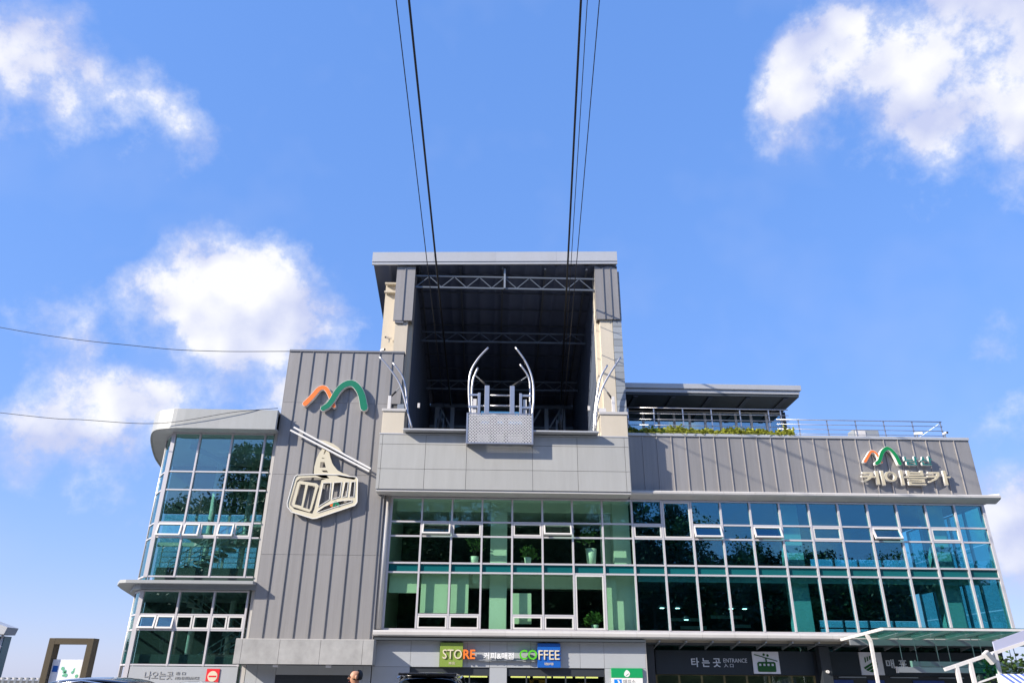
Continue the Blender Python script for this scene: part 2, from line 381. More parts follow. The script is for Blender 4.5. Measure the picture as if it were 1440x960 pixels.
# ------------------------------------------------------------------ the setting
def ground():
    mat('asphalt', (.055, .055, .057), .9, dirt=.3, bump=.3, bscale=90, dscale=(.6, .6, .6))
    mat('paving', (.27, .265, .25), .85, dirt=.25, bump=.15, dscale=(.8, .8, .8))
    mat('earth', (.075, .065, .04), .95, dirt=.4, dscale=(.3, .3, .3))
    mat('kerbstone', (.38, .37, .35), .8, dirt=.2)
    mat('road_paint', (.75, .74, .70), .7, dirt=.2, dscale=(3, 3, 3))
    tag(MB().box(-1500, 1500, -1500, 1500, -.3, -.1).build('ground', 'earth'), kind='structure')
    tag(MB().box(-90, 90, -34.5, -17.2, -.099, 0).build('road', 'asphalt'), kind='structure')
    mat('bounce_stone', (.42, .42, .41), .8, dirt=.2, bump=.1, dscale=(.8, .8, .8))
    tag(MB().box(-90, 90, -17.2, -3.5, -.099, .004).build('bounce_ground', 'bounce_stone'), kind='structure')  # unseen pale ground, added to bounce sunlight up onto the shaded facade
    tag(MB().box(-90, 90, -3.3, 14, -.099, .13).build('pavement', 'paving'), kind='structure')
    k = tag(MB().box(-90, 90, -3.5, -3.302, -.099, .14).build('kerb', 'kerbstone'), kind='structure')
    k2 = tag(MB().box(-90, 90, -34.9, -34.502, -.099, .14).build('kerb', 'kerbstone'), kind='structure')
    tag(MB().box(-90, 90, -44, -34.902, -.099, .13).build('pavement', 'paving'), kind='structure')
    for i in range(12):
        tag(MB().box(-45 + i * 8, -42 + i * 8, -25.06, -24.94, .001, .005).build('lane_marking', 'road_paint'), kind='structure')
    # wooded slope behind the camera: seen only mirrored in the glass
    mb = MB(); b = mb.bm
    nx, ny = 40, 14; g = []
    for j in range(ny + 1):
        row = []
        for i in range(nx + 1):
            x = -130 + i * 7; y = -45 - j * 7
            row.append(b.verts.new((x, y, -.12 + hill(x, y))))
        g.append(row)
    for j in range(ny):
        for i in range(nx): b.faces.new((g[j][i], g[j][i + 1], g[j + 1][i + 1], g[j + 1][i])).smooth = True
    mat('undergrowth', (.03, .04, .015), .95, dirt=.5, bump=.6, bscale=1.5, dscale=(.5, .5, .5))
    tag(mb.build('hillside', 'undergrowth'), kind='structure')
def ridge(x):                                       # height of the tree tops along the slope
    if x < -45: return 22.0
    if x < -34: return 25.0
    if x < -22: return 33.0
    if x < 24: return 31.0
    if x < 36: return 31.0 - (x - 24) * .95
    return 19.6 - max(0, min(1, (x - 36) / 30)) * 2.0
def hill(x, y):
    t = max(0.0, min(1.0, (-46 - y) / 30.0)); t = t * t * (3 - 2 * t)
    return t * (ridge(x) - 7.5) * (1 + .05 * math.sin(x * .23) + .04 * math.sin(y * .2 + x * .11))
ground()

# ------------------------------------------------------------------ the station building
ST = thing('cable_car_station', (12, 2, 0), 'grey metal and green glass cable car station with open docking hall', 'building')
def sub(name, m, par, *a, **k): return piece(name, m, par, *a, **k)

sub_later = []
# floors, back walls and columns inside the glazed wing
sl = MB().box(-.3, 29.7, .16, 9, 3.30, 3.74).build('floor_slab', 'interior_floor', ST)
MB().box(-.3, 12.1, .16, 9, 6.36, 6.74).build('floor_slab', 'interior_white', ST)
MB().box(12.11, 29.7, .16, 9, 6.36, 6.74).build('floor_slab', 'interior_mid', ST)
MB().box(12.2, 29.6, .30, .45, 6.06, 6.35).build('lit_soffit_strip', 'interior_white', ST)  # added pale strip, its white standing in for the lit slab edge
for x0, x1, z in ((14.6, 16.4, 4.6), (15.2, 16.6, 4.2), (18.0, 19.0, 4.3), (16.9, 18.6, 4.75)): sub_later.append((x0, x1, z))
MB().box(-.3, 12.1, .10, 9, 9.98, 10.40).build('roof_slab', 'interior_white', ST)
MB().box(12.11, 29.9, .10, 9, 9.98, 10.40).build('roof_slab', 'interior_mid', ST)
for x0, x1, z in sub_later: sub('display_board', 'interior_white', ST, x0, x1, 5.0, 5.05, z, z + .16)
bw = MB().box(-.3, 23.8, 7.6, 7.9, 0, 3.29).box(-.3, 23.8, 7.6, 7.9, 3.75, 6.35).box(-.3, 23.8, 7.6, 7.9, 6.75, 9.97).box(23.8, 29.7, 7.6, 7.9, 0, 3.29).box(23.8, 29.7, 7.6, 7.9, 4.92, 6.35).box(23.8, 29.7, 7.6, 7.9, 8.35, 9.97).build('back_wall', 'interior_dark', ST)
MB().box(11.95, 12.15, .7, 7.59, 3.75, 6.35).build('partition_wall', 'interior_white', ST)
MB().box(-.55, -.31, .0, 9, 3.3, 10.0).build('end_wall', 'interior_white', ST)
for x in (5.35, 11.55, 20.3, 27.9):
    for z0, z1 in ((3.75, 6.35), (6.75, 9.97)):
        sub('interior_column', 'interior_white', ST, x - .42, x + .42, .75, 1.5, z0, z1)
for z0, z1 in ((5.75, 6.34), (9.5, 9.97)):
    MB().box(.1, 11.9, .95, 1.2, z0, z1).build('ceiling_beam', 'interior_white', ST)
# glazed back and side at the right end, sky shows through
for nm, xs, zs in (('rear_glazing', [23.85 + 1.46 * i for i in range(5)], ((3.75, 4.9), (6.75, 8.33))),):
    for z0, z1 in zs:
        fr = MB()
        for x in xs: fr.box(x - .05, x + .05, 7.66, 7.8, z0, z1)
        zm = z0 + .75; fr.box(xs[0] + .06, xs[-1] - .06, 7.67, 7.79, zm - .04, zm + .04)
        f = fr.build('rear_window_frame', 'frame', ST)
        for a, c in zip(xs, xs[1:]):
            for q0, q1 in ((z0 + .02, zm - .05), (zm + .05, z1 - .02)):
                sub('pane', 'glass_blue', f, a + .06, c - .06, 7.71, 7.73, q0, q1)
ZR = (3.78, 4.42, 6.33, 6.77, 8.05, 8.75, 9.93)
fr = MB()
ys = [.25 + 1.45 * i for i in range(6)]
for y in ys: fr.box(29.95, 30.07, y - .05, y + .05, 3.75, 9.95)
fr.box(29.96, 30.06, .31, 7.45, 3.74, 3.80).box(29.96, 30.06, .31, 7.45, 6.36, 6.74).box(29.96, 30.06, .31, 7.45, 9.9, 9.97)
sidef = fr.build('side_window_frame', 'frame', ST)
for a, c in zip(ys, ys[1:]):
    for q0, q1 in ((3.81, 4.9), (4.95, 6.35), (6.75, 8.05), (8.1, 9.89)):
        sub('pane', 'glass_blue', sidef, 30.0, 30.02, a + .06, c - .06, q0, q1)

# curtain wall
CW = MB().box(-.10, .02, -.06, .10, 3.74, 9.97).box(29.93, 30.07, -.06, .12, 3.74, 9.97).box(.02, 29.93, -.05, .10, 3.72, 3.80).box(.02, 29.93, -.05, .10, 9.89, 9.97).build('curtain_wall', 'frame', ST)
NB = 20; BW = 1.5
MW, TW = .045, .04
rng = random.Random(5)
def pane(m, par, x0, x1, z0, z1, y=.02):
    o = sub('pane', m, par, x0, x1, y, y + .016, z0, z1)
    o.rotation_euler = (R(rng.uniform(-.22, .22)), 0, R(rng.uniform(-.22, .22)))
    return o
for i in range(1, NB): sub('mullion', 'frame', CW, i * BW - MW, i * BW + MW, -.07, .09, 3.80, 9.89)
LOWV = (1, 2, 4, 5); UPV = (1, 2, 4, 5, 8, 10, 12, 14, 16, 18); OPENV = (1, 5, 10, 12, 16)
def vent(x0, x1, z0, z1, gm, opened):
    c = .07
    f = MB().box(x0, x1, -.06, .05, z0, z0 + c).box(x0, x1, -.06, .05, z1 - c, z1).box(x0, x0 + c, -.06, .05, z0 + c, z1 - c).box(x1 - c, x1, -.06, .05, z0 + c, z1 - c)
    o = f.build('vent_window', 'white_metal', CW, origin=((x0 + x1) / 2, -.05, z1))
    g = sub('pane', gm, CW, x0 + c, x1 - c, -.01, .006, z0 + c, z1 - c)
    if opened:
        a = R(rng.uniform(21, 27)); o.rotation_euler = (-a, 0, 0)
        piv = Vector(((x0 + x1) / 2, -.05, z1)); d = off(g) - piv
        g.location = piv + Matrix.Rotation(-a, 3, 'X') @ d - off(CW); g.rotation_euler = (-a, 0, 0)
for i in range(NB):
    x0 = i * BW + MW if i else .02; x1 = (i + 1) * BW - MW if i < NB - 1 else 29.93
    gm = 'glass_green' if i < 8 else 'glass_blue'
    tall = (i == 9)
    for z in ZR[2:6]:
        if tall and z == ZR[5]: continue
        sub('transom', 'frame', CW, x0, x1, -.055, .085, z - TW, z + TW)
    if i in LOWV:
        sub('transom', 'frame', CW, x0, x1, -.055, .085, ZR[1] - TW, ZR[1] + TW)
        vent(x0 + .015, x1 - .015, ZR[0] + .03, ZR[1] - TW - .01, gm, False)
        pane(gm, CW, x0, x1, ZR[1] + TW, ZR[2] - TW)
    elif i == 6:
        vent(x0 + .015, x1 - .015, ZR[0] + .03, ZR[2] - TW - .01, gm, False)
    else: pane(gm, CW, x0, x1, ZR[0] + .02, ZR[2] - TW)
    sub('spandrel_panel', 'spandrel', CW, x0, x1, .03, .05, ZR[2] + TW, ZR[3] - TW)
    pane(gm, CW, x0, x1, ZR[3] + TW, ZR[4] - TW)
    if tall: vent(x0 + .015, x1 - .015, ZR[4] + TW + .01, ZR[6] - .05, gm, False)
    else:
        if i in UPV: vent(x0 + .015, x1 - .015, ZR[4] + TW + .01, ZR[5] - TW - .01, gm, i in OPENV)
        else: pane(gm, CW, x0, x1, ZR[4] + TW, ZR[5] - TW)
        pane(gm, CW, x0, x1, ZR[5] + TW, ZR[6] - .04)
# roller blinds behind the lower left windows
for (a, c, z0, z1) in ((.08, 1.42, 5.45, 6.32), (1.62, 2.92, 4.55, 6.32), (3.06, 3.92, 4.55, 6.32), (6.05, 6.95, 4.1, 5.45), (4.1, 4.4, 5.95, 6.32), (10.62, 11.1, 3.8, 6.3)):
    bl = MB().box(a, c, .30, .312, z0, z1).box(a, c, .285, .33, z0 - .04, z0 + .003).build('roller_blind', 'blind', ST)
# curtain like bright wall in the last left bay
MB().box(10.6, 11.9, 1.6, 1.7, 3.75, 6.34).box(10.6, 11.9, 1.6, 1.7, 6.75, 9.9).build('partition_wall', 'interior_white', ST)

# sills and cornices
SILLP = [(0.0, 3.735), (-.40, 3.70), (-.45, 3.62), (-.45, 3.50), (-.40, 3.44), (0.0, 3.40)]
def ledge(name, prof, x0, x1, n, m='light_metal', par=ST):
    root = MB().prism([(y + .03 if y < 0 else y, z + (.02 if z < prof[0][1] - .1 else -.02)) for y, z in prof], x0 + .01, x1 - .01, 'X').build(name, m, par)
    w = (x1 - x0) / n
    for i in range(n):
        MB().prism(prof, x0 + i * w + .004, x0 + (i + 1) * w - .004, 'X').build('ledge_section', m, root)
    return root
ledge('sill_ledge', SILLP, -.42, 30.2, 20)
ledge('cornice', [(0.0, 10.44), (-.52, 10.34), (-.58, 10.28), (-.58, 10.19), (-.52, 10.13), (-.08, 9.99), (0.0, 9.99)], 11.92, 30.72, 12)
MB().prism([(30.07, -.06), (30.72, -.5), (30.72, 3.0), (30.07, 3.0)], 10.14, 10.42, 'Z').build('cornice_return', 'light_metal', ST)

# metal cladding of the right wing
WC = MB().box(11.9, 30.12, .06, 7.9, 10.45, 13.34).build('wing_wall', 'wallcore', ST)
xs = [11.92] + [12.0 + .75 * i for i in range(1, 24)] + [30.14]
xs = [11.92] + [12.05 + .752 * i for i in range(1, 24)] + [30.14]
for a, c in zip(xs, xs[1:]): sub('cladding_panel', 'zinc', WC, a + .004, c - .004, 0, .055, 10.45, 13.34)
for a in xs[1:-1]: sub('standing_seam', 'seam_light', WC, a - .018, a + .018, -.045, .05, 10.45, 13.34)
MB().box(11.9, 30.18, -.07, .35, 13.345, 13.50, .012).build('coping', 'roof_metal', WC)
MB().box(30.145, 30.16, 0.0, 7.9, 10.45, 13.34).build('side_cladding', 'zinc', WC)
MB().box(12.2, 30.0, .36, 7.9, 13.343, 13.40).build('terrace_floor', 'concrete', WC)

# tall seamed block with the emblems
BX = [-6.08, -5.49, -4.80, -4.09, -3.39, -2.68, -1.96, -1.24, -.55, .06]
BC = MB().box(-6.05, .04, -.29, 7.9, 12.2, 17.68).box(-6.05, -.42, -.29, 7.9, 3.2, 12.2).build('clad_block', 'wallcore', ST)
ROWS = [3.2, 7.05, 10.96, 14.79, 17.69]
for j, (z0, z1) in enumerate(zip(ROWS, ROWS[1:])):
    for i, (a, c) in enumerate(zip(BX, BX[1:])):
        if i == 8 and z0 < 12: c = -.40
        sub('cladding_panel', 'zinc', BC, a + .004, c - .004, -.35, -.295, z0 + .006, z1 - .006)
for a in BX[1:-1]: sub('standing_seam', 'zinc_seam', BC, a - .016, a + .016, -.395, -.296, 3.2, 17.68)
MB().box(-6.12, .09, -.40, 7.9, 17.69, 17.80, .01).build('coping', 'zinc_seam', BC)
MB().box(-6.11, -6.082, -.35, 7.9, 3.2, 17.68).build('side_cladding', 'zinc', BC)
MB().tube([(-.24, -.14, 3.75), (-.24, -.14, 10.0)], .15, 16).build('corner_pipe', 'light_metal', ST)
MB().box(-.40, -.385, -.34, .0, 3.4, 10.0).build('reveal', 'light_metal', ST)

# balcony fascia under the hall
BF0, BF1 = -.74, 11.84
BF = MB().box(BF0 + .03, BF1 - .03, -1.16, .3, 10.10, 12.86).build('balcony_fascia', 'wallcore', ST)
jx = [BF0 + .012, BF0 + .16, 1.60, 3.66, 6.97, 9.22, BF1 - .22, BF1 - .012]
jz = [10.09, 11.10, 12.36, 12.86]
for z0, z1 in zip(jz, jz[1:]):
    for a, c in zip(jx, jx[1:]):
        sub('fascia_panel', 'fascia', BF, a + .009, c - .009, -1.2, -1.165, z0 + .009, z1 - .009)
MB().box(BF1 - .027, BF1, -1.195, .25, 10.09, 12.86).build('end_panel', 'fascia', BF)
MB().box(BF0, BF0 + .027, -1.195, -.42, 10.09, 12.86).build('end_panel', 'fascia', BF)
MB().box(BF0 + .02, BF1 - .02, -1.15, -.1, 9.985, 10.085).build('soffit_panel', 'light_metal', BF)
MB().box(BF0 - .02, BF1 + .0, -1.22, .3, 12.865, 12.93, .01).build('coping', 'roof_metal', BF)
for a, c in ((.45, 3.60), (6.98, 10.3)):
    MB().box(a, c, -1.62, .2, 12.98, 13.06, .012).build('dock_lip', 'roof_metal', ST)
MB().box(.4, 10.4, -1.1, 14, 12.935, 12.975).build('dock_floor', 'concrete', ST)

# docking hall
HL = ST
def plinth(x0, x1):
    p = MB().box(x0, x1, -1.08, -.42 if x0 < 5 else .6, 12.94, 14.12, .015).build('plinth', 'stucco', HL)
    MB().box(x0 - .05, x1 + .05, -1.13, (-.42 if x0 < 5 else .6), 14.125, 14.27, .012).build('plinth_cap', 'light_metal', p)
plinth(-.70, .42); plinth(10.48, 11.86)
# left column
cl = MB().box(-.60, .10, .0, 1.0, 12.98, 23.0).box(.10, .30, .35, 1.0, 12.98, 23.0).build('hall_column', 'stucco', HL)
MB().box(-1.42, -.62, .75, 1.6, 12.98, 22.6).build('hall_column', 'stucco', HL)
for i in range(2): sub('cladding_panel', 'zinc', cl, -.72 + i * .5, -.72 + i * .5 + .494, -.13, -.005, 19.8, 23.38)
for x in (-.225, ): sub('standing_seam', 'zinc_seam', cl, x - .016, x + .016, -.175, -.131, 19.8, 23.38)
MB().box(.274, .33, -.13, .9, 19.8, 23.38).build('cladding_return', 'zinc', cl)
MB().box(-.62, -.15, -.10, -.01, 19.66, 19.79).build('drip_flashing', 'zinc_seam', cl)
# right column
cr = MB().box(10.86, 11.55, .0, 1.0, 12.98, 23.3).box(10.66, 10.859, .35, 1.0, 12.98, 23.3).build('hall_column', 'stucco', HL)
for i in range(3): sub('cladding_panel', 'zinc', cr, 10.72 + i * .42, 10.72 + i * .42 + .414, -.13, -.005, 20.1, 23.55)
for x in (11.137, 11.557): sub('standing_seam', 'zinc_seam', cr, x - .016, x + .016, -.175, -.131, 20.1, 23.55)
MB().box(10.665, 10.717, -.13, .9, 20.1, 23.55).build('cladding_return', 'zinc', cr)
MB().prism([(.06, 12.98), (14, 12.98), (14, 19.3), (.06, 22.6)], 11.56, 12.0, 'X').build('side_wall_core', 'wallcore', cr)
for k in range(18):
    z = 12.98 + k * .395
    sub('wall_tile', 'tile', cr, 11.57, 12.06, -.02 - .012 * (k % 2), .055, z + .012, z + .383)
for k in range(18, 26):
    z = 12.98 + k * .395
    sub('wall_tile', 'tile', cr, 12.01, 12.09, -.02, .2, z + .012, z + .383)
# side walls, back
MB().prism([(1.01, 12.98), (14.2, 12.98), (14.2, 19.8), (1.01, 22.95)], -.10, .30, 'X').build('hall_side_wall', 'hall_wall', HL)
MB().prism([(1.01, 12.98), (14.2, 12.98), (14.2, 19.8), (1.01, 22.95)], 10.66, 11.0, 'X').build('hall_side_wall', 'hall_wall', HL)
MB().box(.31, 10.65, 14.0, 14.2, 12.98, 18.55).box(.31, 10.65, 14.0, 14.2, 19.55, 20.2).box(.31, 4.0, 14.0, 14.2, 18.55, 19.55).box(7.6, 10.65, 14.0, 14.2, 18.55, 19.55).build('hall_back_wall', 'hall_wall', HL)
# corrugated roof deck sloping down to the back
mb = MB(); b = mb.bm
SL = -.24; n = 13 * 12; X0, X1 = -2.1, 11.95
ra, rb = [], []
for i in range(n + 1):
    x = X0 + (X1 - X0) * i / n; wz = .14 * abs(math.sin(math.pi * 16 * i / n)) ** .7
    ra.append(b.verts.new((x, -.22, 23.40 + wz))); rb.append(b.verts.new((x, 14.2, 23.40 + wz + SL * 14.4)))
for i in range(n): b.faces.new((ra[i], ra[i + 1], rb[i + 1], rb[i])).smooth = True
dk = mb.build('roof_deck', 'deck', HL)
yb = 14.3; zb_ = 23.66 + SL * 14.5
MB().hexa([(-2.1, -.2, 23.66), (11.95, -.2, 23.66), (11.95, yb, zb_), (-2.1, yb, zb_), (-2.1, -.2, 23.9), (11.95, -.2, 24.1), (11.95, yb, zb_ + .3), (-2.1, yb, zb_ + .2)]).build('hall_roof', 'roof_metal', HL)
def tz(x): return (x - 4.9) * .026                   # the eaves line climbs a little to the right
rf = MB().hexa([(-2.15, -.32, 23.42 + tz(-2.15)), (11.98, -.32, 23.42 + tz(11.98)), (11.98, -.21, 23.42 + tz(11.98)), (-2.15, -.21, 23.42 + tz(-2.15)), (-2.15, -.32, 24.18 + tz(-2.15)), (11.98, -.32, 24.18 + tz(11.98)), (11.98, -.21, 24.18 + tz(11.98)), (-2.15, -.21, 24.18 + tz(-2.15))]).build('roof_fascia', 'roof_metal', HL)
for i in range(4):
    w = 14.14 / 4; a_ = -2.16 + i * w + .004; c_ = -2.16 + (i + 1) * w - .004
    MB().hexa([(a_, -.36, 23.58 + tz(a_)), (c_, -.36, 23.58 + tz(c_)), (c_, -.325, 23.58 + tz(c_)), (a_, -.325, 23.58 + tz(a_)), (a_, -.36, 24.21 + tz(a_)), (c_, -.36, 24.21 + tz(c_)), (c_, -.325, 24.21 + tz(c_)), (a_, -.325, 24.21 + tz(a_))]).build('fascia_panel', 'roof_metal', rf)
MB().box(11.5, 11.9, .3, .9, 23.9, 24.75).build('vent_stack', 'tile', HL)
# left eave brackets
for z in (21.9, 22.45): MB().box(-1.45, -.75, .5, .7, z, z + .09).build('eave_bracket', 'stucco', HL)
# trusses
for (y, zb, zt) in ((.15, 22.02, 22.76), (5.0, 20.86, 21.48), (10.0, 19.6, 20.2)):
    t = MB().box(.32, 10.64, y - .05, y + .05, zb, zb + .09).build('roof_truss', 'truss_steel', HL)
    m_ = 'truss_steel'
    sub('chord', m_, t, .33, 10.63, y - .045, y + .045, zt, zt + .08)
    nd = 14
    for k in range(nd):
        xa = .4 + k * 10.1 / nd; xb = .4 + (k + 1) * 10.1 / nd
        za, zc = (zb + .08, zt + .02) if k % 2 == 0 else (zt + .02, zb + .08)
        MB().bar((xa, y, za), (xb, y, zc), .04).build('diagonal', m_, t)
MB().box(5.42, 5.52, .02, .12, 22.05, 23.35).build('hanger_post', 'steel', HL)
for x in (.55, 2.9, 5.35, 7.8, 10.2):
    MB().bar((x, -.15, 23.28), (x, 14, 23.28 + SL * 14.1), .10, .14).build('purlin', 'dark_steel', HL)
for k in range(1, 10):
    y = -.9 + k * 1.5; z = 23.36 + SL * (y + .2)
    MB().bar((.32, y, z), (10.64, y, z), .05, .05).build('cross_purlin', 'dark_steel', HL)
# machinery frame at the back of the hall
mf = MB().box(.4, 10.6, 12.9, 13.1, 19.36, 19.6).box(.4, 10.6, 12.9, 13.1, 17.85, 18.02).build('bullwheel_frame', 'truss_steel', HL)
for x in (1.5, 9.25):
    w_ = MB().disc((x - .06, 8.6, 16.9), .75, 'X', .12, 28).build('sheave_wheel', 'dark_steel', HL)
    MB().disc((x - .14, 8.6, 16.9), .16, 'X', .28, 14).build('hub', 'steel', w_)
    MB().box(x - .25, x - .18, 8.3, 8.9, 13.0, 17.0).box(x + .18, x + .25, 8.3, 8.9, 13.0, 17.0).build('sheave_stand', 'truss_steel', HL)
for x in (.9, 2.0, 3.3, 7.4, 8.7, 9.9): sub('post', 'steel', mf, x - .14, x + .14, 12.88, 13.12, 13.0, 19.35)
for a, c in ((1.1, 1.9), (8.3, 7.5), (9.7, 8.9), (6.9, 7.3)): MB().bar((a, 12.85, 19.3), (c, 12.85, 17.9), .1).build('brace', 'steel', mf)
MB().box(4.0, 7.6, 14.08, 14.10, 18.55, 19.55).build('rear_window', 'glass_tower', HL)
for x in (1.0, 10.05):
    MB().box(x - .06, x + .06, -.1, .02, 14.7, 14.95, .01).build('wall_sensor', 'white_metal', HL)

# penthouse on the terrace
PH = MB().box(12.15, 22.4, 4.4, 7.85, 13.41, 16.35).build('penthouse', 'charcoal', ST)
MB().hexa([(12.1, 2.0, 16.42), (22.35, 2.0, 16.42), (22.35, 7.9, 16.42), (12.1, 7.9, 16.42), (12.1, 2.0, 16.56), (22.35, 2.0, 16.56), (22.35, 7.9, 16.56), (12.1, 7.9, 16.56)]).build('penthouse_soffit', 'soffit_dark', PH)
pr = MB().box(12.08, 22.40, 1.96, 7.9, 16.565, 16.78, .01).build('penthouse_roof', 'roof_metal', PH)
MB().box(12.08, 22.50, 1.86, 7.9, 16.785, 17.08, .012).build('roof_edge', 'roof_metal', pr)
for k in range(5): sub('soffit_rib', 'dark_steel', PH, 12.9 + k * 2.15, 13.15 + k * 2.15, 2.1, 4.3, 16.34, 16.415)
px = [12.9 + i * .92 for i in range(11)]
for i, (a, c) in enumerate(zip(px, px[1:])):
    w_ = MB().box(a, c, 4.28, 4.395, 13.5, 13.58).box(a, c, 4.28, 4.395, 16.2, 16.28).box(a, a + .07, 4.28, 4.395, 13.58, 16.2).box(c - .07, c, 4.28, 4.395, 13.58, 16.2).build('window', 'white_metal', PH)
    sub('pane', 'penthouse_pane' if 'penthouse_pane' in MATS else 'spandrel', w_, a + .07, c - .07, 4.32, 4.34, 13.58, 16.2)

# glazed stair tower with the curved end
TG = 'glass_tower'
TW_ = thing  # noqa
FRX = [-11.5, -10.15, -8.5, -6.82, -6.36]
plan = spline([(-11.5, 0), (-12.35, 1.2), (-13.0, 2.8), (-13.5, 4.6), (-14.2, 6.5)], 2)
TR = (6.02, 7.86, 8.57, 10.19, 11.12, 13.12)
LR = (2.15, 3.64, 4.31, 5.36)
T = MB().box(-6.36, -6.14, .0, 7.5, .14, 13.3).build('stair_tower', 'light_metal', ST)
def tube_v(x, y, z0, z1, w, nm='mullion', m='frame', par=T): return sub(nm, m, par, x - w, x + w, y - .07, y + .09, z0, z1)
for x in FRX[1:-1]: tube_v(x, 0, 5.98, 13.14, .045)
tube_v(-11.5, 0, 5.98, 13.14, .10)
LX = [-11.5, -9.72, -8.08, -6.5]
for x in LX[1:]: tube_v(x, 0, 2.1, 5.40, .045)
tube_v(-11.5, 0, .14, 5.40, .10)
for z in TR:
    for a, c in zip(FRX, FRX[1:]): sub('transom', 'frame', T, a + (.1 if a == -11.5 else .045), c - .045, -.055, .085, z - .035, z + .035)
for z in LR:
    for a, c in zip(LX, LX[1:]): sub('transom', 'frame', T, a + (.1 if a == -11.5 else .045), c - .045, -.055, .085, z - .035, z + .035)
def tvent(x0, x1, z0, z1, opened):
    c = .07
    f = MB().box(x0, x1, -.06, .05, z0, z0 + c).box(x0, x1, -.06, .05, z1 - c, z1).box(x0, x0 + c, -.06, .05, z0 + c, z1 - c).box(x1 - c, x1, -.06, .05, z0 + c, z1 - c)
    o = f.build('vent_window', 'white_metal', T, origin=((x0 + x1) / 2, -.05, z1)); g = sub('pane', TG, T, x0 + c, x1 - c, -.01, .006, z0 + c, z1 - c)
    if opened:
        a = R(opened); o.rotation_euler = (-a, 0, 0); piv = Vector(((x0 + x1) / 2, -.05, z1)); d = off(g) - piv
        g.location = piv + Matrix.Rotation(-a, 3, 'X') @ d - off(T); g.rotation_euler = (-a, 0, 0)
for j, (z0, z1) in enumerate(zip(TR, TR[1:])):
    for i, (a, c) in enumerate(zip(FRX, FRX[1:])):
        a_ = a + (.1 if i == 0 else .045); c_ = c - .045
        if j == 1 and i < 3:
            mid = (a_ + c_) / 2
            if i == 0: tvent(a_ + .01, c_ - .01, z0 + .045, z1 - .045, 16)
            else: tvent(a_ + .01, mid - .02, z0 + .045, z1 - .045, 14); tvent(mid + .02, c_ - .01, z0 + .045, z1 - .045, 0)
        else: pane(TG, T, a_, c_, z0 + .035, z1 - .035)
for j, (z0, z1) in enumerate(zip(LR, LR[1:])):
    for i, (a, c) in enumerate(zip(LX, LX[1:])):
        a_ = a + (.1 if i == 0 else .045); c_ = c - .045
        if j == 1:
            mid = (a_ + c_) / 2
            tvent(a_ + .01, mid - .02, z0 + .045, z1 - .045, 15 if i < 1 else 0); tvent(mid + .02, c_ - .01, z0 + .045, z1 - .045, 12 if i == 0 else 0)
        else: pane(TG, T, a_, c_, z0 + .035, z1 - .035)
# curved side: flat panes from facet to facet
for k, (p, q) in enumerate(zip(plan, plan[1:])):
    d = (q - p); L_ = d.length; ang = math.atan2(d.y, d.x)
    for (zs, lo) in ((TR, 0), (LR, 1)):
        for z0, z1 in zip(zs, zs[1:]):
            o = sub('pane', TG, T, -L_ / 2 + .03, L_ / 2 - .03, -.008, .008, z0 + .035, z1 - .035)
            o.location = Vector(((p.x + q.x) / 2, (p.y + q.y) / 2, (z0 + z1) / 2)) - off(T); o.rotation_euler = (0, 0, ang)
        for z in zs:
            o = sub('transom', 'frame', T, -L_ / 2 + .03, L_ / 2 - .03, -.05, .05, z - .035, z + .035)
            o.location = Vector(((p.x + q.x) / 2, (p.y + q.y) / 2, z)) - off(T); o.rotation_euler = (0, 0, ang)
    if k % 2 == 1:
        for z0, z1 in ((5.98, 13.14), (.14, 5.40)): MB().tube([(q.x, q.y, z0), (q.x, q.y, z1)], .05, 8).build('mullion', 'frame', T)
# back glazing of the tower
for a, c in zip([-14.1, -12.2, -10.3, -8.4], [-12.2, -10.3, -8.4, -6.4]):
    for z0, z1 in ((6.0, 8.5), (8.6, 10.3)): sub('pane', TG, T, a + .05, c - .05, 6.6, 6.62, z0 + .05, z1 - .05)
    sub('mullion', 'frame', T, c - .06, c + .06, 6.55, 6.68, .14, 13.1)
for z in (5.7, 8.55): sub('floor_edge', 'interior_white', T, -14.1, -6.4, 6.5, 6.56, z - .12, z + .12)
MB().box(-14.1, -6.4, 6.45, 6.7, 10.32, 13.1).build('rear_wall', 'interior_dark', T)
MB().box(-14.1, -6.4, 6.45, 6.7, .14, 5.5).build('rear_wall', 'interior_dark', T)
# ledge and curved roof
def outline(o_, back):
    f_ = [(-6.12, -o_), (-9.0, -o_)]
    c_ = spline([(-11.2, -o_), (-12.3, -o_ * .55), (-13.05, .7), (-13.9, 2.9), (-14.6, 5.1), (-15.0, back)], 4)
    return f_ + [tuple(v) for v in c_] + [(-6.12, back)]
mb = MB().prism(outline(.86, 6.8), 13.16, 13.24, 'Z'); rb_ = mb.build('tower_roof', 'roof_metal', T)
o1 = outline(.90, 6.85)
pts = spline([Vector(p) for p in o1[1:-1]], 4)
path = [Vector(o1[0])] + pts
acc, seg, start = 0, [path[0]], 0
joints = []
for p, q in zip(path, path[1:]):
    seg.append(q); acc += (q - p).length
    if acc > 1.35 or q is path[-1]:
        joints.append(seg); seg = [q]; acc = 0
for sg in joints:
    inn = [Vector((v.x + .05, v.y + .07)) for v in sg]
    MB().prism([tuple(v) for v in sg] + [tuple(v) for v in inn[::-1]], 13.13, 14.16, 'Z').build('fascia_panel', 'tower_band', rb_)
MB().prism(outline(.84, 6.8), 14.10, 14.18, 'Z').build('roof_top', 'roof_metal', rb_)
MB().prism([(-6.12, -.05), (-9, -.05), (-11.35, -.05), (-12.2, 1.2), (-12.85, 2.8), (-13.3, 4.6), (-13.9, 6.4), (-6.12, 6.4)], 13.245, 14.09, 'Z').build('roof_core', 'interior_dark', rb_)
